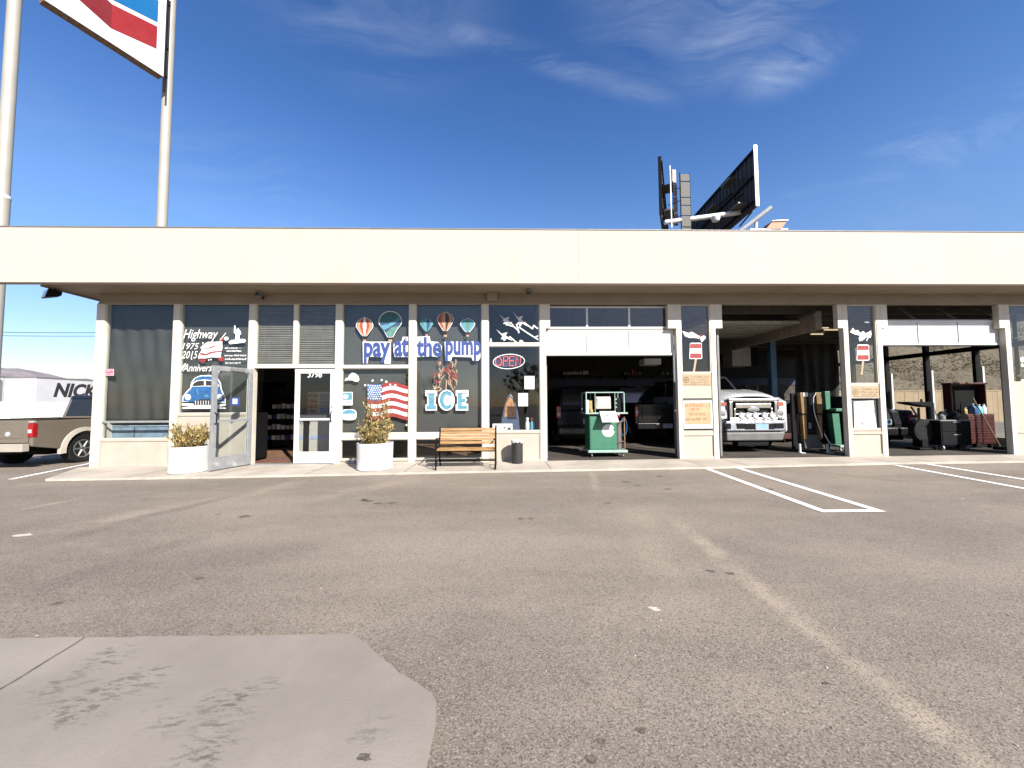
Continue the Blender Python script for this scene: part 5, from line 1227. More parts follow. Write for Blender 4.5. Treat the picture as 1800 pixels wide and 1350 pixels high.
# ------------------------------------------------------------------ workshop equipment
def smog_machine():
    Y = .42; a = P(1037.5, 802, Y); b = P(1085, 802, Y); c = P(1102, 700, Y); z0 = gz(2.4) + .045
    t = thing('test_machine', 'green wheeled test cabinet with a monitor rack standing in the first bay', 'machine', ((a.x + b.x) / 2, Y, z0)); w = (b.x - a.x) / 2; s = 2 * w / 47.5
    def X(px): return (px - 1061.2) * s
    def Z(py): return P(1061, py, Y).z - z0
    mb = MB(); mb.box(-w, w, 0, .55, Z(791), Z(732)); mb.box(-w + .02, w - .05, -.008, 0, Z(789), Z(735)); cab = mb.build('cabinet', M['green'], t, bevel=.008)
    mb = MB(); mb.box(X(1034), X(1103), -.04, .60, Z(795.5), Z(791.2)); mb.build('base_tray', M['greenlt'], t, bevel=.006)
    for x, y in ((X(1041), .05), (X(1096), .05), (X(1041), .5), (X(1096), .5)):
        mb = MB(); mb.lathe([(.03, -.015), (.042, -.012), (.042, .012), (.03, .015)], 14, (x, y, .042), axis='x'); mb.box(x - .02, x + .02, y - .02, y + .02, .06, Z(795.5)); mb.build('castor', M['greymetal'], t)
    mb = MB(); zt, zbm = Z(689), Z(725); l, r = X(1031), X(1098); f = .022
    mb.box(l, r + .0, -.02, .5, zt - f, zt); mb.box(l - .01, X(1104.5), -.03, .5, zbm - .035, zbm)
    for x in (l, X(1047), X(1082), r): mb.box(x, x + (f if x in (l, r) else .012), -.02, .0, zbm, zt - f); mb.box(x, x + f * .6, .46, .48, zbm, zt - f)
    mb.build('rack', M['greenlt'], t)
    mb = MB(); mb.box(l + f, r, .48, .5, zbm, zt - f); mb.build('rack_back', M['dark'], t)
    mb = MB(); mb.hexa([(X(1049), .0, Z(719)), (X(1076), .0, Z(719)), (X(1073), .36, Z(716)), (X(1052), .36, Z(716)), (X(1049), .02, Z(697)), (X(1076), .02, Z(697)), (X(1073), .36, Z(700)), (X(1052), .36, Z(700))]); mon = mb.build('monitor', M['beige'], t, bevel=.015)
    MB().box(X(1051), X(1073.5), -.006, .015, Z(715.5), Z(699)).build('screen', M['screen'], mon, bevel=.01)
    MB().box(X(1058), X(1068), .05, .25, Z(724.8), Z(718)).build('monitor_foot', M['dark'], t)
    mb = MB(); mb.box(X(1083), X(1086.5), .01, .4, zbm, Z(697)); mb.box(X(1087), X(1097), .06, .4, zbm, Z(700)); mb.build('control_unit', M['dark'], t)
    for py in (702, 709, 716): MB().lathe([(.001, -.012), (.018, -.01), (.02, .0)], 10, (X(1084.7), .0, Z(py)), axis='y', cap=False).build('dial', M['greenlt'], t)
    MB().box(X(1033), X(1036.5), .0, .2, zbm + .001, Z(703)).build('white_case', M['paper'], t)
    mb = MB(); mb.box(X(1037.5), X(1043), .03, .14, zbm + .001, Z(704)); mb.lathe([(.05, 0), (.05, .06), (.02, .1)], 12, (X(1040), .0, zbm + .001)); mb.build('yellow_bottle', M['yellowp'], t)
    mb = MB(); mb.hexa([(X(1054), -.26, Z(742)), (X(1083), -.26, Z(742)), (X(1083), -.04, Z(727)), (X(1054), -.04, Z(727)), (X(1054), -.27, Z(739)), (X(1083), -.27, Z(739)), (X(1083), -.04, Z(722.5)), (X(1054), -.04, Z(722.5))]); mb.build('keyboard_tray', M['white'], t, bevel=.012)
    mb = MB(); mb.hexa([(X(1067), -.20, Z(736)), (X(1069), -.20, Z(736)), (X(1065.5), -.13, Z(729)), (X(1064), -.13, Z(729)), (X(1067), -.202, Z(735)), (X(1069), -.202, Z(735)), (X(1065.5), -.14, Z(728)), (X(1064), -.14, Z(728))]); mb.build('tray_mark', M['redplastic'], t)
    R_ = 11 * s; pts = []
    for k in range(40):
        a_ = 2 * PI * k / 40
        if -0.15 < math.atan2(math.sin(a_), math.cos(a_)) < .42: rr = R_ * .80
        else: rr = R_
        pts.append((X(1069.8) + rr * math.cos(a_), -.0085, Z(757) + rr * math.sin(a_)))
    st_ = MB().prism(pts, (0, -.002, 0)).build('round_sticker', M['paper'], cab)
    mb = MB(); x = X(1062)
    while x < X(1074): mb.box(x, x + .012, -.0118, -.0106, Z(755.5), Z(755.5) + rnd.uniform(.012, .022)); x += .018
    mb.box(X(1074), X(1080), -.0118, -.0106, Z(755.8), Z(755.8) + .004); mb.build('sticker_print', M['ink'], cab)
    mb = MB(); mb.tube((X(1091), .15, Z(791)), (X(1091), .15, Z(741)), .085, n=20); mb.build('gas_cylinder', pm('dusty_cylinder', (.085, .075, .068), .6, var=.2), t, smooth=True)
    mb = MB(); mb.tube((X(1099), .02, Z(791)), (X(1099), .02, Z(733)), .014); mb.path([(X(1085), .02, Z(778)), (X(1091), .0, Z(776)), (X(1097), .02, Z(776))], .008); mb.path([(X(1086), .0, Z(740)), (X(1091), -.03, Z(743)), (X(1097), -.02, Z(738))], .012); mb.build('support_post', M['rust'], t)
    mb = MB(); mb.path([(X(1104) + .08 * math.cos(k * .35), .3 + .02 * math.sin(k * .11), Z(752) + .22 * math.sin(k * .35)) for k in range(50)], .010, 6); mb.build('coiled_hose', M['shirtblue'], t, smooth=True)
smog_machine()
def tyre_changer():
    Y = .75; z0 = gz(8) + .045; c = P(1428, 796, Y)
    t = thing('service_machine', 'black workshop machine with two tan uprights and white hoses in the middle bay', 'machine', (c.x, Y, z0)); s = (P(1450, 700, Y).x - P(1408, 700, Y).x) / 42
    def X(px): return (px - 1428) * s
    def Z(py): return P(1428, py, Y).z - z0
    for px, w in ((1415, 10.5), (1442.5, 10)):
        u = MB().hexa([(X(px - w / 2 + 2), -.03, Z(727)), (X(px + w / 2), -.03, Z(727)), (X(px + w / 2), .10, Z(727)), (X(px - w / 2 + 2), .10, Z(727)), (X(px - w / 2), -.03, Z(690)), (X(px + w / 2), -.03, Z(690)), (X(px + w / 2), .10, Z(690)), (X(px - w / 2), .10, Z(690))]).build('upright', M['tanpaint'], t, bevel=.008)
        MB().hexa([(X(px - 1), -.02, Z(772)), (X(px + w / 2 - 1), -.02, Z(772)), (X(px + w / 2 - 1), .09, Z(772)), (X(px - 1), .09, Z(772)), (X(px - w / 2 + 2.5), -.02, Z(728.5)), (X(px + w / 2 - .5), -.02, Z(728.5)), (X(px + w / 2 - .5), .09, Z(728.5)), (X(px - w / 2 + 2.5), .09, Z(728.5))]).build('upright', M['tanpaint'], t, bevel=.006)
        MB().box(X(px - w / 2 + 1), X(px + w / 2 + .3), -.04, .11, Z(729), Z(726.6)).build('clamp_band', M['dark'], t)
    mb = MB(); mb.box(X(1420.5), X(1437), .0, .10, Z(762), Z(691)); mb.box(X(1401), X(1410), .10, .17, Z(790), Z(691)); mb.build('body', M['dark'], t, bevel=.01)
    mb = MB(); mb.hexa([(X(1414), -.05, Z(788)), (X(1446), -.05, Z(788)), (X(1446), .4, Z(788)), (X(1414), .4, Z(788)), (X(1414), .02, Z(764)), (X(1440), .02, Z(764)), (X(1440), .4, Z(764)), (X(1414), .4, Z(764))]); mb.build('lower_case', pm('dusty_case', (.045, .042, .036), .7, var=.2), t, bevel=.01)
    mb = MB()
    for cy in (745.5, 750.5):
        e = [(X(1425.5) + .03 * math.cos(k * PI / 8), -.006, Z(cy) + .03 * math.sin(k * PI / 8)) for k in range(17)]; mb.path(e, .006, 5)
    mb.build('gauge', M['lens'], t)
    MB().box(X(1414.5), X(1422.5), -.045, -.032, Z(697), Z(690)).build('data_label', M['paper'], t)
    mb = MB(); mb.path([(X(1433 + 3 * math.cos(k * .5)), -.05, Z(690 + k * 2.2)) if k < 2 else (X(1430 - 3.2 * math.sin((k - 2) * .26) + k * .55), -.06, Z(690 + k * 4.1)) for k in range(20)], .010, 6); hz_ = mb.build('hose', M['paper'], t, smooth=True)
    mb = MB(); mb.path([(X(1446), -.08, Z(762)), (X(1449), -.14, Z(775)), (X(1454), -.20, Z(786)), (X(1466), -.24, Z(791.5)), (X(1474), -.28, .012)], .012, 6); mb.build('hose', M['paper'], t, smooth=True)
    for px, dy in ((1406.5, 0), (1452, -.05)):
        mb = MB(); mb.tube((X(px), dy, .012), (X(px), dy, Z(780)), .030, .026, 14); mb.box(X(px - 2.5), X(px + 5), dy - .10, dy + .05, 0, .012); mb.build('foot', M['paper'], t)
tyre_changer()
def green_unit():
    Y = 1.0; z0 = gz(8.5) + .045; c = P(1472, 790, Y); t = thing('pedestal_stand', 'narrow green pedestal with a flat top beside the second pillar', 'stand', (c.x, Y, z0)); s = (P(1482, 700, Y).x - P(1462, 700, Y).x) / 20
    def X(px): return (px - 1472) * s
    def Z(py): return P(1472, py, Y).z - z0
    MB().hexa([(X(1465), -.08, Z(780)), (X(1476), -.08, Z(780)), (X(1476), .1, Z(780)), (X(1465), .1, Z(780)), (X(1461), -.08, Z(726)), (X(1473.5), -.08, Z(726)), (X(1473.5), .1, Z(726)), (X(1461), .1, Z(726))]).build('column', M['green'], t, bevel=.01)
    MB().box(X(1463), X(1483), -.16, .2, Z(723), Z(718)).build('top', M['green'], t, bevel=.012)
    MB().box(X(1468), X(1487), -.16, .2, Z(785.5), Z(782)).build('foot_plate', M['greenlt'], t, bevel=.01)
    mb = MB()
    for px in (1470, 1484):
        mb.lathe([(.025, -.012), (.035, -.01), (.035, .01), (.025, .012)], 12, (X(px), -.12, .035), axis='x'); mb.box(X(px) - .012, X(px) + .012, -.13, -.10, .05, Z(785.5))
    mb.build('castor', M['steel'], t)
    c = P(1452, 700, 1.1); t2 = thing('green_bin', 'small green box standing upright behind the tan uprights', 'box', (c.x, 1.1, z0)); 
    zz = P(1452, 720, 1.1).z - z0; z1 = P(1452, 688, 1.1).z - z0
    mb = MB(); mb.hexa([(-.06, -.06, zz), (.06, -.06, zz), (.06, .1, zz), (-.06, .1, zz), (-.075, -.06, z1), (.065, -.06, z1), (.065, .1, z1), (-.075, .1, z1)]); mb.build('box_body', M['green'], t2, bevel=.01)
    mb = MB(); mb.box(-.03, .03, -.02, .06, 0.0, zz - .002); mb.box(-.14, .14, -.1, .14, 0, .03); mb.build('box_stand', M['dark'], t2)
green_unit()
def tool_chest(px0, px1, top, bot, Y, lab, open_lid=False, mat='redtool'):
    a = P(px0, bot, Y); b = P(px1, top, Y); z0 = gz(a.x) + .045; t = thing('tool_chest', lab, 'tool chest', ((a.x + b.x) / 2, Y, z0)); w = (b.x - a.x) / 2; h = b.z - z0
    hb = .92 if open_lid else h
    MB().box(-w, w, 0, .5, .12, hb).build('cabinet', M[mat], t, bevel=.012)
    n = 5
    for k in range(n):
        za = .16 + (hb - .2) * k / n; d = MB().box(-w + .03, w - .03, -.012, -.001, za, za + (hb - .2) / n - .015).build('drawer', M[mat], t, bevel=.004)
        MB().box(-w + .06, w - .06, -.024, -.0125, za + (hb - .2) / n - .045, za + (hb - .2) / n - .03).build('pull', M[mat], d)
    for x in (-w + .08, w - .08):
        for y in (.08, .42): MB().lathe([(.03, -.02), (.055, -.015), (.055, .015), (.03, .02)], 14, (x, y, .055), axis='x').build('castor', M['rubber'], t)
    if open_lid:
        mb = MB(); mb.box(-w + .02, w - .02, .30, .33, hb, h); mb.box(-w + .02, -w + .05, .12, .30, hb, h - .05); mb.box(w - .05, w - .02, .12, .30, hb, h - .05); mb.box(-w + .0, w - .0, .08, .34, h - .05, h + .0); mb.build('open_lid', M[mat], t, bevel=.03)
        MB().box(-w + .06, w - .06, .29, .298, hb + .02, h - .08).build('lid_lining', M['dark'], t)
    return t
tool_chest(1377, 1404, 727, 796, 3.1, 'dark red tool chest behind the white truck')
ch = tool_chest(1686, 1744, 672, 790, 1.15, 'tall red tool chest with its lid up in the third bay', True)
def jug(px, py, Y, mat, lab, z, h=.24, w=.09):
    p = P(px, py, Y); t = thing('bottle', lab, 'bottle', (p.x, Y, z), 0, 'bottles on the red tool chest')
    MB().lathe([(w * .92, 0), (w, .02), (w, h * .6), (w * .5, h * .82), (w * .3, h * .86), (w * .3, h * .93)], 16, sy=.7).build('body', mat, t, smooth=True)
    MB().lathe([(w * .36, h * .93), (w * .36, h), (.001, h)], 12, cap=False).build('cap', M['paper'], t, smooth=True)
zc_ = gz(12) + .045 + .922
jug(1711, 740, 1.22, M['shirtblue'], 'blue jug on the tool chest, left of the pair', zc_, .27, .10); jug(1722, 740, 1.25, pm('aqua_plastic', (.10, .36, .48), .4), 'paler blue jug on the tool chest, right of the pair', zc_, .25, .09)
jug(1731, 740, 1.22, M['paper'], 'white bottle at the right end of the tool chest top', zc_, .26, .06); jug(1698, 740, 1.22, M['yellowp'], 'small yellow bottle at the left end of the tool chest top', zc_, .17, .05)
def cart():
    Y = .75; a = P(1656, 790, Y); b = P(1706, 738, Y); z0 = gz(11.5) + .045; t = thing('tool_cart', 'black steel workshop cart in front of the red tool chest', 'cart', ((a.x + b.x) / 2, Y, z0)); w = (b.x - a.x) / 2; h = b.z - z0
    mb = MB(); mb.box(-w, w, 0, .5, .14, h - .03); mb.build('cabinet', M['dark'], t, bevel=.01); MB().box(-w - .02, w + .02, -.02, .52, h - .03, h).build('top', M['greymetal'], t, bevel=.008)
    for k in range(2): d = MB().box(-w + .03, w - .03, -.012, -.001, .18 + k * .32, .46 + k * .32).build('door', M['dark'], t, bevel=.005); MB().box(-.1, .1, -.028, -.0125, .40 + k * .32, .42 + k * .32).build('pull', M['steel'], d)
    for x in (-w + .08, w - .08): MB().lathe([(.03, -.02), (.07, -.015), (.07, .015), (.03, .02)], 14, (x, .08, .07), axis='x').build('castor', M['steel'], t)
    # clutter on the cart: an oil can and a grinder
    c = thing('oil_can', 'small dark oil can with a spout on the black cart', 'oil can', ((a.x + b.x) / 2 - .12, Y + .2, z0 + h + .001)); MB().lathe([(.07, 0), (.075, .02), (.07, .10), (.02, .15)], 16).build('body', M['greymetal'], c, smooth=True); mb = MB(); mb.path([(0, 0, .14), (.04, 0, .20), (.12, 0, .26)], .008); mb.build('spout', M['steel'], c)
    g = thing('bench_grinder', 'black bench grinder on the right of the black cart', 'grinder', ((a.x + b.x) / 2 + .13, Y + .25, z0 + h + .001)); mb = MB(); mb.box(-.09, .09, -.07, .07, 0, .05); mb.tube((-.12, 0, .13), (.12, 0, .13), .06, n=18); mb.build('motor', M['dark'], g)
    for x in (-.17, .17): MB().lathe([(.02, -.025), (.09, -.02), (.09, .02), (.02, .025)], 20, (x, 0, .13), axis='x').build('grinding_wheel', M['greymetal'], g, smooth=True)
    return h + z0, t
cart()
def balancer():
    Y = .95; z0 = gz(11) + .045; c = P(1627, 790, Y); t = thing('tyre_machine', 'black tyre machine on a post between the sedan and the cart', 'machine', (c.x, Y, z0)); s = (P(1650, 730, Y).x - P(1604, 730, Y).x) / 46
    def X(px): return (px - 1627) * s
    def Z(py): return P(1627, py, Y).z - z0
    mb = MB(); mb.hexa([(X(1602), -.05, Z(709)), (X(1640), -.05, Z(716)), (X(1640), .3, Z(716)), (X(1602), .3, Z(709)), (X(1600), -.05, Z(706)), (X(1641), -.05, Z(706.5)), (X(1641), .3, Z(706.5)), (X(1600), .3, Z(706))]); mb.lathe([(.03, 0), (.02, .08)], 10, (X(1632), .1, Z(706.5))); mb.build('tray', M['dark'], t, bevel=.01)
    mb = MB(); mb.path([(X(1613), .1, Z(715)), (X(1621), .1, Z(728)), (X(1625), .1, Z(738))], .02); mb.tube((X(1626), .1, 0), (X(1626), .1, Z(717)), .028); mb.build('post', M['dark'], t)
    wl = MB().lathe([(.14, -.09), (.22, -.10), (.29, -.08), (.30, 0), (.29, .08), (.22, .10), (.14, .09)], 26, (X(1630), .1, Z(757)), axis='y').build('mounted_tyre', M['rubber'], t, smooth=True)
    MB().lathe([(.14, -.07), (.10, -.05), (.03, -.06), (.001, -.06)], 20, (X(1630), .1, Z(757)), axis='y', cap=False).build('hub', M['steel'], wl, smooth=True)
    mb = MB(); mb.box(X(1614), X(1642), -.05, .35, .0, .07); mb.box(X(1622), X(1634), .0, .25, .07, .30); mb.build('base', M['dark'], t, bevel=.02)
    mb = MB(); mb.tube((X(1646), .0, .0), (X(1646), .0, Z(708)), .018); mb.tube((X(1652), .0, Z(740)), (X(1645), .0, Z(710)), .012); mb.build('side_pole', M['greymetal'], t)
    b = thing('broom', 'long handled tool leaning beside the right window', 'broom', (P(1750, 780, 1.0).x, .9, gz(12) + .045), 0); mb = MB(); mb.tube((0, 0, .06), (-.22, .35, 1.35), .014); mb.build('handle', M['tanpaint'], b); MB().box(-.16, .16, -.03, .05, 0, .09).build('brush_head', M['dark'], b, bevel=.01)
balancer()
# heater box under the ceiling, lift post, lamps, back-wall clutter
p = P(1310, 612, 5.0); t = thing('heater_box', 'square grey heater box hanging under the garage ceiling', 'heater', (p.x, 5.0, 3.86))
MB().box(-.50, .20, 0, .6, -1.18, -.48).build('case', M['beige'], t, bevel=.015)
mb = MB(); mb.box(.2005, .50, .02, .58, -1.14, -.5); mb.build('louvre_panel', M['dark'], t)
mb = MB()
for x in (-.45, .45): mb.tube((x, .3, -.48), (x, .3, 0), .012)
mb.build('hanger', M['dark'], t)
p = P(1360, 700, 4.6); t = thing('lift_post', 'pale blue steel lift post standing behind the white truck', 'lift', (p.x, 4.6, gz(9) + .045)); lb = pm('lift_blue_paint', (.06, .16, .27), .5, var=.1)
MB().box(-.10, .10, -.08, .12, .03, 3.5).build('post', lb, t, bevel=.01); MB().box(-.25, .25, -.25, .25, 0, .03).build('base_plate', lb, t); MB().box(-.14, .14, -.10, .15, .5, .9).build('carriage', M['dark'], t)
def lamp(px, py, Y, L, lab):
    p = P(px, py, Y); t = thing('strip_light', lab, 'lamp', (p.x, Y, p.z), R(0), 'strip lights under the garage ceiling')
    MB().box(-L / 2, L / 2, -.07, .07, .03, .07).build('housing', M['beige'], t); MB().tube((-L / 2, 0, .012), (L / 2, 0, .012), .018).build('tube', M['lamp'], t)
    mb = MB()
    for x in (-L * .4, L * .4): mb.tube((x, 0, .07), (x, 0, 3.86 - p.z), .006, n=5)
    mb.build('hanger', M['dark'], t)
lamp(1441, 577, 2.8, .55, 'upper short strip light at the top of the middle bay'); lamp(1462, 580.5, 3.2, .5, 'right-hand short strip light at the top of the middle bay'); lamp(1436, 588, 3.4, .4, 'lower short strip light at the top of the middle bay')
def shelf(px0, px1, py, Y, lab):
    a, b = P(px0, py, Y), P(px1, py, Y); t = thing('wall_shelf', lab, 'shelf', ((a.x + b.x) / 2, BY1 - .12, a.z)); w = (b.x - a.x) / 2
    MB().box(-w, w, -.35, .0, -.03, 0).build('board', M['joist'], t)
    for x in (-w + .15, w - .15): MB().hexa([(x, -.3, -.05), (x + .03, -.3, -.05), (x + .03, 0, -.25), (x, 0, -.25), (x, -.3, -.03), (x + .03, -.3, -.03), (x + .03, 0, -.03), (x, 0, -.03)]).build('bracket', M['dark'], t)
    return t, a.z
shelf(985, 1062, 659, 8.7, 'long shelf of pale boxes above the blue stripe, left part'); shelf(1095, 1195, 659, 8.7, 'long shelf of dim tins above the blue stripe, right part')
cols = [('pale', (.45, .42, .38)), ('tan', (.30, .22, .14)), ('red', (.25, .04, .03)), ('green', (.06, .16, .08)), ('blue', (.05, .10, .22))]
words = ['pale grey', 'tan', 'dull red', 'green', 'dull blue']
k_ = 0
for px in (992, 998, 1003, 1009, 1014, 1020, 1026, 1031, 1098, 1105, 1111, 1117, 1123, 1164, 1172, 1180):
    p = P(px, 659, 8.7); h = rnd.uniform(.10, .22); k = 0 if px < 1032 else rnd.randrange(5)
    tag(MB().box(-.05, .05, -.30, -.12, 0.002, h).build('parts_box', pm('box_' + cols[k][0], cols[k][1], .6, var=.15), None, (p.x, BY1 - .12, p.z), bevel=.006), 'small %s box standing on the high garage shelf' % words[k], 'box', 'boxes on the high garage shelves')
    k_ += 1
p = P(1095, 633.5, 4.0); t = thing('opener_motor', 'pale door opener box hanging behind the first garage door', 'motor', (p.x, 1.4, P(1095, 641, 1.4).z)); MB().box(-.24, .22, 0, .4, 0, .17).build('case', M['beige'], t, bevel=.01); mb = MB()
for x in (-.15, .15): mb.tube((x, .2, .17), (x, .2, 1.15), .010)
mb.build('hanger', M['dark'], t)
# posters and boards on the back wall below the stripe
def board(px0, px1, py0, py1, mat, lab, Y=8.95):
    a, b = P(px0, py1, Y), P(px1, py0, Y); mb = MB(); mb.box(a.x, b.x, Y - .02, Y, a.z, b.z); mb.mi = 1
    for k in range(14):
        x = rnd.uniform(a.x, b.x - .2); z = rnd.uniform(a.z, b.z - .1); mb.box(x, min(b.x, x + rnd.uniform(.05, .3)), Y - .024 - rnd.random() * .002, Y - .0205, z, min(b.z, z + rnd.uniform(.03, .2)))
    return tag(mb.build('pegboard', [M[mat], M['ink']]), lab, 'board')
board(962, 1010, 676, 690, 'joist', 'tan pegboard strip below the blue stripe at the left of the first bay'); board(1104, 1122, 676, 702, 'greymetal', 'grey pegboard with hanging tools left of the black pickup'); board(1126, 1150, 676, 705, 'joist', 'brown pegboard with hanging tools above the black pickup'); board(1310, 1332, 672, 690, 'greymetal', 'grey board with papers above the white truck bonnet'); board(1366, 1396, 672, 704, 'joist', 'brown board with papers right of the blue lift post')
cloth('curtain', 1398, 1472, 592, 745, 6.2, 'heavy dark curtain with vertical folds at the back of the middle bay', 12, .10, 'dwall')
# vertical pipes and white tubes by the side window
p = P(1752, 700, 2.0); t = thing('downpipe', 'dark pipe with clips in the corner by the right window', 'pipe', (13.7, 1.0, gz(13) + .045)); mb = MB(); mb.tube((0, 0, 0), (0, 0, 3.8), .04); mb.build('pipe', M['dark'], t)
for z in (.9, 1.9, 2.9): MB().lathe([(.05, z), (.05, z + .05)], 14).build('clip', M['steel'], t)
for q, (px, lab) in enumerate(((1583, 'white strip upright outside beside the leftmost window post'), (1658, 'white strip upright outside beside the middle window post'), (1753, 'white strip upright outside beside the right window post'))):
    x = 14.6; yw = x / ((px - 882) / 680) - 8.9; mb = MB(); mb.box(0, .06, -.05, .05, 0, 2.35); mb.box(-.1, .16, -.12, .12, 0, .03); tag(mb.build('marker_post', M['white'], None, (x, yw, gz(14))), lab, 'post', 'white posts outside the side windows')

# ------------------------------------------------------------------ inside the shop
def goods():
    t = thing('snack_rack', 'dark wire rack of small packets just inside the open door', 'rack', (P(492, 780, 3.2).x, 3.2, gz(-6) + .05)); s = (P(512, 700, 3.2).x - P(474, 700, 3.2).x) / 38
    mb = MB()
    for k in range(5): mb.box(-.45, .45, .0, .35, .25 + k * .32, .262 + k * .32)
    mb.box(-.47, -.45, 0, .35, 0, 1.9); mb.box(.45, .47, 0, .35, 0, 1.9); mb.build('shelves', M['dark'], t); MB().box(-.46, .46, .34, .36, .05, 1.9).build('back_panel', M['dwall'], t)
    for k in range(4):
        for j in range(6):
            if rnd.random() < .12: continue
            mat, w = rnd.choice(((M['screen'], 'grey'), (M['paper'], 'white'), (M['pblue'], 'blue'), (M['screen'], 'grey'))); tag(MB().box(-.05, .05, -.0, .08, .0, rnd.uniform(.1, .17)).build('snack_packet', mat, None, (t.location.x - .36 + j * .145, 3.21, t.location.z + .264 + k * .32)), 'small %s packet on the dark rack inside the open door' % w, 'packet', 'packets on the rack inside the door')
goods()
p = P(446, 800, .45); t = thing('drinks_cooler', 'narrow red drinks cooler just inside the open door', 'cooler', (p.x - .02, .35, gz(-6) + .05)); MB().box(-.25, .10, 0, .5, .05, 1.15).build('case', M['dark'], t, bevel=.02); MB().box(-.24, .09, -.012, -.001, .1, 1.05).build('front_panel', M['redplastic'], t)
mb = MB()
for z in (.25, .38, .62, .75, .88): mb.box(-.02, .07, -.016, -.0125, z, z + .07)
mb.build('label_marks', pm('orange_label', (.55, .14, .06), .5), t)
def counter():
    a, b = P(524, 790, 1.5), P(586, 730, 1.5); t = thing('shop_counter', 'white topped shop counter behind the shut door leaf', 'counter', ((a.x + b.x) / 2, 1.5, gz(-5) + .05)); w = (b.x - a.x) / 2
    MB().box(-w - .1, w - .15, -.05, .6, .98, 1.06).build('worktop', M['white'], t, bevel=.01); MB().box(-w, w, 0, .5, .05, .97).build('front', M['beige'], t)
    MB().box(-w, w, -.012, -.001, .42, .52).build('kick_band', pm('grey_blue_laminate', (.22, .26, .36), .5), t); MB().box(-w + .13, -w + .28, -.014, -.0015, .05, .97).build('divider', M['dark'], t)
    c = thing('card_rack', 'rack of red and blue cartons on the shop counter', 'rack', ((a.x + b.x) / 2 - .1, 1.75, gz(-5) + 1.111)); MB().box(-.3, .35, .1, .2, 0, .62).build('back_panel', M['beige'], c)
    for i in range(3):
        for j in range(4): MB().box(-.27 + i * .085, -.2 + i * .085, .06, .098, .04 + j * .14, .14 + j * .14).build('carton', M['redplastic'] if (i + j) % 2 else M['tanpaint'], c)
    for j in range(3): MB().box(.04, .28, .05, .098, .04 + j * .18, .19 + j * .18).build('carton', M['shirtblue'], c)
counter()
p = P(500, 700, 5.9); tag(MB().box(-.5, .5, -.03, 0, 0, 2.2).build('back_door', M['dark'], None, (P(478, 700, 5.96).x, 5.99, gz(-6) + .05)), 'black inner door at the back of the shop', 'door')
mb = MB(); mb.box(-.28, .28, -.02, 0, -.2, .2); tag(mb.build('wall_picture', M['greymetal'], None, (P(545, 655, 5.9).x, 5.99, 2.3)), 'grey framed panel high on the back wall of the shop', 'picture')
tag(MB().box(-.6, .6, -.4, .4, 0, .012).build('door_mat', pm('brown_mat', (.10, .04, .025), .95, var=.2), None, (P(480, 800, .8).x, .75, gz(-6) + .05)), 'reddish brown mat inside the open door', 'mat')
# things in the neon sign window
def sill():
    z = fz(757) ; Y = .22
    a, b = P(865, 757, Y), P(901, 745, Y); t = thing('display_box', 'low white painted box on the sill of the neon sign window', 'box', ((a.x + b.x) / 2, Y, a.z)); w = (b.x - a.x) / 2
    MB().box(-w, w, 0, .3, 0, b.z - a.z).build('case', M['white'], t, bevel=.02); mb = MB()
    for x, r in ((.05, .02), (.16, .035), (-.15, .02), (.2, .012), (-.05, .012)): mb.lathe([(.001, -.004), (r, -.003), (r, 0)], 12, (x, 0, (b.z - a.z) * rnd.uniform(.2, .7)), axis='y', cap=False)
    mb.build('painted_spot', M['ink'], t)
    tag(MB().box(P(858, 757, .2).x, P(950, 757, .2).x, .13, .6, a.z - .04, a.z - .002).build('window_shelf', M['cream']), 'cream shelf inside the neon sign window', 'shelf')
    c, d = P(897, 745, .45), P(897, 692, .45); bd = thing('surfboard', 'pointed orange and navy board leaning inside the neon sign window', 'board', (c.x, .45, a.z)); H_ = d.z - a.z
    w0 = (P(913, 745, .45).x - P(880, 745, .45).x) / 2
    L = [(-w0, 0), (-w0 * .92, H_ * .35), (-w0 * .62, H_ * .7), (-w0 * .25, H_ * .93), (0, H_)]; pts = L + [(-x, z_) for x, z_ in L[:-1]][::-1]
    MB().prism([(x, 0, z_) for x, z_ in pts], (0, .05, 0)).build('board', pm('navy_board', (.04, .055, .10), .4, var=.2), bd, bevel=.015)
    MB().prism([(x * .62, -.004, z_ * .55 + H_ * .36) for x, z_ in pts], (0, .003, 0)).build('painted_panel', pm('orange_brown_board', (.30, .13, .045), .5, var=.4, scale=12), bd)
    for px, mat, lab in ((927, M['paper'], 'small white and black figurine on the window shelf'), (936, pm('aqua_plastic', (.10, .36, .48), .4), 'small aqua figurine at the right end of the window shelf')):
        p = P(px, 757, .3); f = thing('figurine', lab, 'figurine', (p.x, .3, a.z)); MB().lathe([(.045, 0), (.055, .06), (.05, .16), (.03, .22)], 14).build('body', mat, f, smooth=True); MB().lathe([(.012, .21), (.035, .235), (.04, .265), (.03, .295), (.001, .305)], 14, cap=False).build('head', M['porange'] if px > 930 else M['paper'], f, smooth=True); MB().lathe([(.0461, .0), (.0561, .06), (.0511, .14)], 14, sx=1.02, sy=.9, cap=False).build('coat', M['dark'] if px < 930 else mat, f, smooth=True)
sill()
t = thing('storage_crate', 'blue grey crate behind the foot of the curtained window', 'crate', (P(240, 760, .35).x, .35, fz(768)), 0); MB().box(-.72, .70, 0, .3, 0, .28).build('box', pm('blue_grey_plastic', (.13, .18, .23), .6, var=.2), t, bevel=.01); MB().box(-.06, -.04, -.004, 0, .02, .26).build('seam', M['ink'], t); MB().box(-.74, .72, -.02, .32, .281, .31).build('lid', pm('blue_grey_lid', (.19, .25, .31), .6, var=.2), t, bevel=.01)
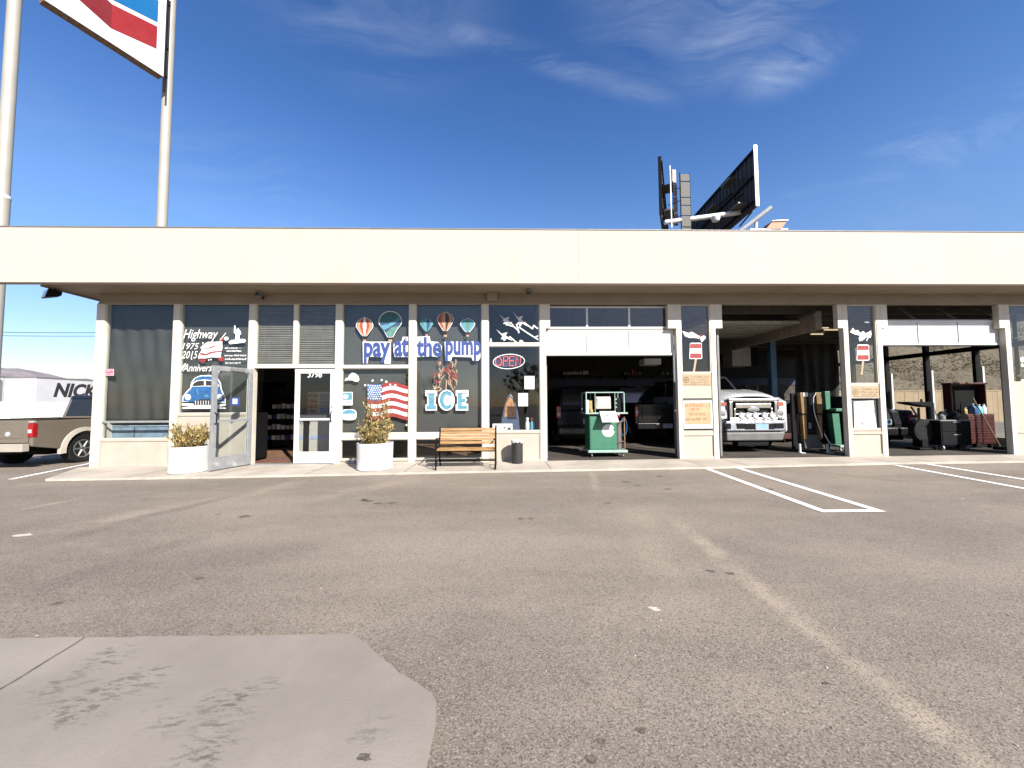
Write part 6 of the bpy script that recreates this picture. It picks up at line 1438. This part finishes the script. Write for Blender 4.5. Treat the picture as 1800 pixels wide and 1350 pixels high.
# ------------------------------------------------------------------ hoarding behind the roof
def hoarding():
    base = Vector((18.6, 33.5, gz(18))); t = thing('billboard', 'large V-shaped advertising hoarding seen from behind above the roof', 'billboard', base)
    zb0 = P(1352, 362, 20.1).z; hh = P(1345, 258, 20.1).z - zb0
    def pan(p0, p1, nm, inward):
        p0, p1 = Vector(p0), Vector(p1); d = (p1 - p0).normalized(); n = Vector((-d.y, d.x, 0)) * inward; L = (p1 - p0).length
        def Q(s, z, o): return p0 + d * s + n * o + Vector((0, 0, z)) - base
        fc = MB().hexa([Q(s, z, o) for z in (zb0, zb0 + hh) for s, o in ((0, 0), (L, 0), (L, -.12), (0, -.12))]).build(nm, M['billback'], t)
        mb = MB()
        k = 0
        while k * .62 < L: mb.hexa([Q(k * .62 + a, z, o) for z in (zb0 + .05, zb0 + hh - .05) for a, o in ((0, .001), (.07, .001), (.07, .09), (0, .09))]); k += 1
        mb.build('rib', M['billrib'], fc)
        for z in (.4, hh * .5, hh - .4): MB().hexa([Q(s, zb0 + z + e, o) for e in (0, .14) for s, o in ((0, .091), (L, .091), (L, .2), (0, .2))]).build('rail', M['dark'], fc)
        MB().hexa([Q(s, z, o) for z in (zb0 - .05, zb0 + hh + .08) for s, o in ((-.09, .12), (-.005, .12), (-.005, -.14), (-.09, -.14))]).build('edge_trim', M['signwhite'] if inward > 0 else M['dark'], fc)
        for s, z, w in ((2.0, hh - 1.35, 1.5), (.8, .65, 2.2), (5.0, hh - 2.1, 1.4)):
            mb = MB(); mb.hexa([Q(s + a, zb0 + z + e, o) for e in (0, .06) for a, o in ((0, .21), (w, .21), (w, .95), (0, .95))]); mb.build('catwalk', M['grate'], fc)
            MB().hexa([Q(s + a, zb0 + z + .06, o) if False else Q(s + a, zb0 + z + .062 + e, o) for e in (0, .04) for a, o in ((0, .90), (w, .90), (w, .95), (0, .95))]).build('catwalk_edge', M['galv'], fc)
        return Q
    Qr = pan((20.0, 20.1, 0), (20.9, 34.0, 0), 'sign_panel', 1)
    Ql = pan((13.05, 21.6, 0), (19.2, 34.5, 0), 'sign_panel', -1)
    for py0, py1, px in ((298, 322, 1185), (324, 344, 1186.5), (346, 372, 1187.5), (374, 396, 1188.5)):
        a0, a1 = P(px - 3, py1, 22.6), P(px + 3.2, py0, 22.6); mb = MB(); mb.box(a0.x, a1.x, 22.6, 22.7, a0.z, a1.z); mb.v = [tuple(Vector(v) - base) for v in mb.v]; mb.build('lamp_plate', pm('pinkish_grey_plate', (.22, .17, .15), .6, var=.2), t)
    mb = MB(); mb.tube(P(1180.5, 400, 22.0) - base, P(1177.5, 292, 22.0) - base, .05); mb.build('inner_edge', M['galv'], t)
    for (pa, pb) in (((1243, 388), (1262, 384)), ((1262, 362), (1290, 338)), ((1290, 352), (1325, 330)), ((1300, 398), (1322, 372))):
        MB().tube(P(*pa, 22.5) - base, P(*pb, 21.2) - base, .06, n=8).build('strut', M['dark'], t)
    zz = P(1250, 377, 21.5).z
    mb = MB(); mb.tube(Vector((13.6, 22.2, zz - .35)) - base, Vector((20.0, 22.2, zz + .55)) - base, .20, n=18); mb.build('torsion_tube', M['galv'], t, smooth=True)
    mb = MB(); mb.tube((0, 0, 0), (0, 0, zb0 + .2 - base.z), .55, n=24); mb.build('column', M['pole'], t, smooth=True)
    a, b = P(1304, 404, 20), P(1356, 364, 19.0); MB().tube(a - base - (b - a) * .2, b - base, .16, n=14).build('brace', M['galv'], t, smooth=True)
    a = P(1327, 385, 19.8); MB().tube(Vector((a.x, 19.8, a.z - 1.2)) - base, Vector((a.x + .1, 19.8, a.z + .1)) - base, .13, n=12).build('brace', M['galv'], t, smooth=True)
    a = P(1258, 384, 21.2); mb = MB(); mb.lathe([(.001, -.25), (.25, -.22), (.34, .0), (.34, .12)], 20, a - base, axis='z'); mb.build('lamp_housing', M['signwhite'], t, smooth=True)
    # ladder cage of grating boxes by the left panel
    x0, x1 = P(1197, 340, 22).x, P(1213, 340, 22).x
    for py0, py1 in ((306, 318), (320, 346), (348, 360), (362, 378), (380, 398), (400, 412)):
        z1, z0_ = P(1205, py0, 22).z, P(1205, py1, 22).z
        mb = MB(); mb.box(x0, x1, 22, 22.12, z0_, z1); mb.v = [tuple(Vector(v) - base) for v in mb.v]; mb.build('ladder_plate', M['grate'], t)
    mb = MB()
    for x in (x0 - .03, x1 + .03): mb.tube(Vector((x, 22.06, P(1205, 420, 22).z)) - base, Vector((x, 22.06, P(1205, 303, 22).z)) - base, .035)
    mb.tube(Vector((x0, 22, P(1205, 330, 22).z)) - base, Vector((x0 - 1.0, 22.3, P(1205, 334, 22).z)) - base, .03); mb.tube(Vector((x0, 22, P(1205, 352, 22).z)) - base, Vector((x0 - 1.0, 22.3, P(1205, 358, 22).z)) - base, .03)
    mb.tube(Vector((x0, 22, P(1205, 378, 22).z)) - base, Vector((x0 - 1.0, 22.3, P(1205, 386, 22).z)) - base, .03); mb.build('ladder_frame', M['dark'], t)
    # rust-red lamp platform right of the panel
    q = [P(*c, 19.5) for c in ((1347, 402), (1358, 389), (1384, 387.5), (1374, 402))]; q = [Vector((p.x, 19.5 + i * 0, p.z)) for i, p in enumerate(q)]
    MB().hexa([q[0] - base, q[3] - base, q[3] - base + Vector((0, .9, .0)), q[0] - base + Vector((0, .9, .0)), q[1] - base, q[2] - base, q[2] - base + Vector((0, .9, .05)), q[1] - base + Vector((0, .9, .05))]).build('lamp_platform', M['terracotta'], t)
    MB().tube(P(1357, 388.5, 19.45) - base, P(1385, 387, 19.45) - base, .05).build('platform_rail', M['galv'], t)
    MB().tube(P(1318, 404, 19.6) - base, P(1384, 403, 19.6) - base, .07).build('platform_beam', M['galv'], t)
hoarding()

# ------------------------------------------------------------------ beyond the lot, left
def trailer(lab, x0, x1, y0, y1, z0, z1, word=False, doors=False):
    t = thing('box_trailer', lab, 'trailer', ((x0 + x1) / 2, y0, -.1)); w = (x1 - x0) / 2; L = y1 - y0
    b = MB().box(-w, w, 0, L, z0, z1).build('body', M['trailer'], t)
    mb = MB(); mb.box(-w - .02, w + .02, -.02, L + .02, z1 - .12, z1 + .01); mb.box(-w - .02, w + .02, -.02, L + .02, z0 - .02, z0 + .14); mb.build('edge_rail', M['greymetal'], t)
    for y in (1.4, 2.7):
        for s in (-1, 1): wheel(t, s * (w - .2), y, .50, .3, s, M['steel'])
    MB().box(-.4, .4, .5, L - .5, .7, z0 - .02).build('chassis', M['dark'], t)
    if word:
        vs, fs = text_mesh('NICK', (Vector((w + .003, 1.35, 2.36)), 3.5, 1.15), u=(0, 1, 0), v=(0, 0, 1), n=(1, 0, 0), off=.045, shear=.25, th=.004); mb = MB(); mb.add(vs, fs); mb.build('lettering', M['ink'], t)
    if doors:
        mb = MB(); mb.box(-.02, .02, -.03, -.001, z0 + .1, z1 - .15); mb.box(-w + .2, w - .2, -.012, -.001, z0 + .25, z0 + .30); mb.box(-w + .2, w - .2, -.012, -.001, z1 - .4, z1 - .35); mb.box(w - .12, w + .35, -.03, .2, z0 - .3, z1 + .02); mb.build('door_frame', pm('tan_door_post', (.42, .30, .20), .6), t)
    return t
trailer('long white trailer lettered NICK in black, parked beyond the fence', -42.2, -39.6, 25.0, 41.0, 1.15, 4.0, word=True)
trailer('white trailer seen end-on at the left edge beyond the fence', -45.6, -41.0 - 1.3, 24.2, 34.0, 1.2, 4.05, doors=True)
def slat_fence():
    t = thing('slat_fence', 'pale chain-link fence with privacy slats behind the tan pickup', 'fence', (-24, 12, -.1)); mb = MB(); x = -16.0
    while x < 9: mb.box(x, x + .05, -.01, .01, .08, 1.68 + rnd.uniform(-.01, .01)); x += .075
    mb.build('slats', M['fencew'], t)
    for k in range(11): MB().tube((-16 + k * 2.5, .04, 0), (-16 + k * 2.5, .04, 1.8), .035).build('post', M['galv'], t)
    mb = MB(); mb.tube((-16, .04, 1.72), (9, .04, 1.72), .022); mb.tube((-16, .04, .1), (9, .04, .1), .015); mb.build('rail', M['galv'], t)
slat_fence()
# power lines on two wooden poles
PY = 46.0
for i, (x, lab) in enumerate(((-96, 'wooden utility pole far to the left, out beyond the lot'), (-21, 'wooden utility pole standing far behind the shop'))):
    t = thing('utility_pole', lab, 'utility pole', (x, PY, -.1)); MB().tube((0, 0, 0), (0, 0, 13), .17, .11, 12).build('pole', M['bark'], t); MB().box(-.06, .06, -1.1, 1.1, 12.0, 12.15).build('crossarm', M['bark'], t)
for z, lab, py in ((587.5, 'upper of two power lines crossing the sky at the left', 0), (593.5, 'lower of two power lines crossing the sky at the left', 0)):
    zz = P(80, z - 5, PY).z; mb = MB(); mb.path([(-96 + 75 * k / 24, PY, zz + .9 * ((k - 12) / 12) ** 2 - .2) for k in range(25)], .035, 5); tag(mb.build('power_line', M['dark'], smooth=True), lab, 'cable', 'power lines at the left')
# trees across the lot, seen only as reflections in the shop glass
def tree(x, y, h, r, lab, seed):
    q = random.Random(seed); t = thing('tree', lab, 'tree', (x, y, gz(x)), 0, 'trees across the lot'); mb = MB()
    mb.tube((0, 0, 0), (.1, 0, h * .45), .20, .12, 10)
    for k in range(7): a = k * .9 + q.random(); mb.tube((.1, 0, h * .42), (r * .6 * math.cos(a), r * .6 * math.sin(a), h * q.uniform(.6, .85)), .08, .03, 6)
    mb.build('trunk', M['bark'], t); lf = MB()
    for c in range(70):
        d = Vector((q.gauss(0, 1), q.gauss(0, 1), q.gauss(0, .8))); d = d.normalized() * q.random() ** .4; c0 = Vector((d.x * r, d.y * r, h * .66 + d.z * h * .34)); cr = q.uniform(.3, .8)
        for k in range(60):
            e = Vector((q.gauss(0, 1), q.gauss(0, 1), q.gauss(0, 1))).normalized(); p = c0 + e * cr * q.random() ** .5; u = e.orthogonal().normalized(); u = Matrix.Rotation(q.uniform(0, 6.28), 3, e) @ u; w = e.cross(u); z_ = q.uniform(.06, .14)
            lf.add([p - u * z_, p + w * z_ * .5, p + u * z_, p - w * z_ * .5], [(0, 1, 2, 3)])
    lf.build('crown', M['treeleaf'], t)
tree(3.2, -44, 7.2, 3.0, 'dark leafy tree across the lot mirrored in the neon sign window', 3); tree(-13, -52, 6.5, 2.8, 'dark leafy tree across the lot, left of the mirrored one', 4)
# low hills on the horizon
def hills(name, pts, Y, depth, mat):
    nx = 80; ny = 8; vs = []
    for j in range(ny + 1):
        for i in range(nx + 1):
            x = pts[0][0] + (pts[-1][0] - pts[0][0]) * i / nx
            for (xa, ha), (xb, hb) in zip(pts[:-1], pts[1:]):
                if xa <= x <= xb: h = ha + (hb - ha) * (x - xa) / (xb - xa)
            v = j / ny; f = math.sin(v * PI) ** .8 if v < 1 else 0
            vs.append((x, Y + depth * v, -3 + (h + 3) * f * (1 + .06 * math.sin(i * 1.9 + j) + .05 * math.sin(i * .7 + 2 * j))))
    mb = MB(); mb.add(vs, [(j * (nx + 1) + i, j * (nx + 1) + i + 1, (j + 1) * (nx + 1) + i + 1, (j + 1) * (nx + 1) + i) for j in range(ny) for i in range(nx)])
    return struct(mb.build(name, mat, smooth=True))
hills('far_hills', [(-2400, 60), (-1400, 92), (-1230, 98), (-1170, 92), (-1120, 78), (-1000, 62), (-700, 40), (-300, 20), (200, 12)], 700, 500, M['hill'])
# tan board wall and scrub slope seen through the side windows
t = thing('board_wall', 'tan vertical board wall outside the right-hand windows', 'wall', (16, 14, gz(25))); mb = MB(); x = 0.0
while x < 40: mb.box(x, x + .28, -.04 - rnd.uniform(0, .012), .04, 0, 1.86); x += .29
mb.build('boards', M['tanwall'], t); MB().box(0, 40, -.07, .07, 1.861, 1.93).build('cap_rail', M['tanwall'], t)
nx, ny = 60, 24; vs = []
for j in range(ny + 1):
    for i in range(nx + 1):
        u, v = i / nx, j / ny; vs.append((10 + u * 62, 14.2 + v * 12, .9 + 8.6 * v ** .8 + .35 * math.sin(i * .9 + j * .37) * min(1, v * 4) + .3 * math.sin(j * .8) * min(1, v * 4)))
mb = MB(); mb.add(vs, [(j * (nx + 1) + i, j * (nx + 1) + i + 1, (j + 1) * (nx + 1) + i + 1, (j + 1) * (nx + 1) + i) for j in range(ny) for i in range(nx)])
struct(mb.build('scrub_slope', pm('dry_slope_earth', (.085, .066, .043), .95, var=.35, scale=5, dirt=((.05, .04, .025), .5)), smooth=True))
mb = MB(); q = random.Random(5)
for i in range(9000):
    v, X_ = q.random(), q.uniform(17, 52); z = .9 + 8.6 * v ** .8; r = q.uniform(.08, .30); y = 14.2 + v * 12
    for k in range(7):
        d = Vector((q.gauss(0, 1), q.gauss(0, 1), abs(q.gauss(.3, .8)))).normalized(); p = Vector((X_, y, z)) + d * r * q.uniform(.3, 1); e = d.orthogonal().normalized(); e = Matrix.Rotation(q.uniform(0, 6.28), 3, d) @ e; s_ = q.uniform(.02, .06); f = d.cross(e); mb.mi = q.choice((0, 0, 1, 2))
        mb.add([p - e * s_, p + f * s_ * .6, p + e * s_ + d * s_, p - f * s_ * .6], [(0, 1, 2, 3)])
tag(mb.build('scrub', [pm('dry_brush', (.115, .082, .042), .9, var=.4, scale=4), pm('dark_brush', (.035, .03, .016), .9, var=.4, scale=4), pm('straw_brush', (.20, .155, .09), .9, var=.3, scale=4)]), 'dry brown scrub covering the slope outside', kind='stuff')

# ------------------------------------------------------------------ light
SUN_AZ, SUN_EL = R(33), R(33.2)
sd = Vector((math.sin(SUN_AZ) * math.cos(SUN_EL), -math.cos(SUN_AZ) * math.cos(SUN_EL), math.sin(SUN_EL)))
ld = bpy.data.lights.new('sun', 'SUN'); ld.energy = 5.0; ld.angle = R(.53); ld.color = (1.0, .95, .88)
lo = bpy.data.objects.new('sun', ld); COL.objects.link(lo); lo.rotation_euler = sd.to_track_quat('Z', 'Y').to_euler(); lo.location = (10, -20, 20)
W = bpy.data.worlds.new('World'); S.world = W; W.use_nodes = True; nt = W.node_tree
sky = nt.nodes.new('ShaderNodeTexSky'); sky.sky_type = 'NISHITA'; sky.sun_disc = False
sky.sun_elevation = SUN_EL; sky.sun_rotation = math.atan2(sd.x, sd.y); sky.air_density = 1.0; sky.dust_density = .4; sky.ozone_density = 2.2
bg = nt.nodes['Background']; bg.inputs[1].default_value = .055
# thin cirrus high in the sky
gen = nd(nt, 'ShaderNodeTexCoord').outputs['Generated']
sx = nd(nt, 'ShaderNodeSeparateXYZ', {0: gen})
zc = math_(nt, 'MAXIMUM', sx.outputs[2], .03)
u = math_(nt, 'DIVIDE', sx.outputs[0], zc); v = math_(nt, 'DIVIDE', sx.outputs[1], zc)
uv = nd(nt, 'ShaderNodeCombineXYZ', {0: u, 1: v, 2: 0.0}).outputs[0]
wv = nd(nt, 'ShaderNodeVectorMath', {0: uv, 1: nd(nt, 'ShaderNodeTexNoise', {'Vector': uv, 'Scale': 1.1, 'Detail': 3.0}).outputs['Color']}, operation='ADD').outputs[0]
st = nd(nt, 'ShaderNodeMapping', {'Vector': wv, 'Rotation': (0, 0, R(62)), 'Scale': (.5, 2.4, 1)}).outputs[0]
c1 = noise(nt, st, 1.9, 9, .70)
CL = nd(nt, 'ShaderNodeMapRange', {0: c1, 1: .42, 2: .85, 3: 0.0, 4: .50}).outputs[0]
c3 = noise(nt, uv, 5.0, 4, .6)
def cuv(px, py): d = ray(px, py); return Vector((d.x / d.z, d.y / d.z, 0))
mask = None
def addm(k):
    global mask
    mask = k if mask is None else math_(nt, 'MAXIMUM', mask, k)
for px, py, r_, k_ in ((1310, 40, .30, .8), (1390, 110, .20, .9), (1200, -40, .34, .6), (1690, 235, .36, .55), (640, -20, .42, .45), (420, 320, .75, .16), (60, 200, .4, .12), (1600, 380, .7, .12)):
    dd = nd(nt, 'ShaderNodeVectorMath', {0: uv, 1: cuv(px, py)}, operation='DISTANCE').outputs['Value']
    addm(math_(nt, 'MULTIPLY', ramp(nt, dd, 0.0, r_, 1, 0), k_))
for pa, pb, w_, k_ in (((760, 40), (1220, 190), .07, .5), ((560, 10), (800, 50), .08, .4), ((1350, 350), (1800, 260), .10, .22)):
    A, B = cuv(*pa), cuv(*pb); d = B - A; L = d.length; d = d / L; n_ = Vector((-d.y, d.x, 0))
    sp_ = nd(nt, 'ShaderNodeVectorMath', {0: uv, 1: A}, operation='SUBTRACT').outputs[0]
    a_ = nd(nt, 'ShaderNodeVectorMath', {0: sp_, 1: d}, operation='DOT_PRODUCT').outputs['Value']
    t_ = math_(nt, 'ABSOLUTE', math_(nt, 'ADD', nd(nt, 'ShaderNodeVectorMath', {0: sp_, 1: n_}, operation='DOT_PRODUCT').outputs['Value'], math_(nt, 'MULTIPLY', math_(nt, 'SUBTRACT', noise(nt, uv, 2.2, 3), .5), .10)))
    kk = math_(nt, 'MULTIPLY', ramp(nt, t_, 0, w_, 1, 0), math_(nt, 'MULTIPLY', ramp(nt, a_, -.05, .15 * L), ramp(nt, a_, .7 * L, L, 1, 0)))
    addm(math_(nt, 'MULTIPLY', kk, k_))
up = ramp(nt, sx.outputs[2], 0.0, .05)
cm = math_(nt, 'MULTIPLY', math_(nt, 'MULTIPLY', CL, mask), math_(nt, 'MULTIPLY', up, ramp(nt, c3, .25, .6, .55, 1)))
skyb = nd(nt, 'ShaderNodeHueSaturation', {'Saturation': 1.23, 'Value': 1.8, 'Color': sky.outputs[0]}).outputs[0]
cr = nt.nodes.new('ShaderNodeValToRGB'); nt.links.new(sx.outputs[2], cr.inputs[0]); el = cr.color_ramp.elements
el[0].position = 0.0; el[0].color = (.60, .56, .60, 1); el[1].position = .82; el[1].color = (.50, .52, .66, 1)
e_ = el.new(.38); e_.color = (.95, .80, .84, 1); e_ = el.new(.55); e_.color = (.72, .68, .80, 1)
skyb = mixc(nt, 1.0, skyb, cr.outputs[0], 'MULTIPLY')
skyc = mixc(nt, cm, skyb, (8.6, 9.2, 10.0))
nt.links.new(skyc, bg.inputs[0])
S.view_settings.view_transform = 'Standard'; S.view_settings.look = 'None'; S.view_settings.gamma = 1; S.view_settings.exposure = 1.35
S.cycles.max_bounces = 8; S.cycles.transparent_max_bounces = 24
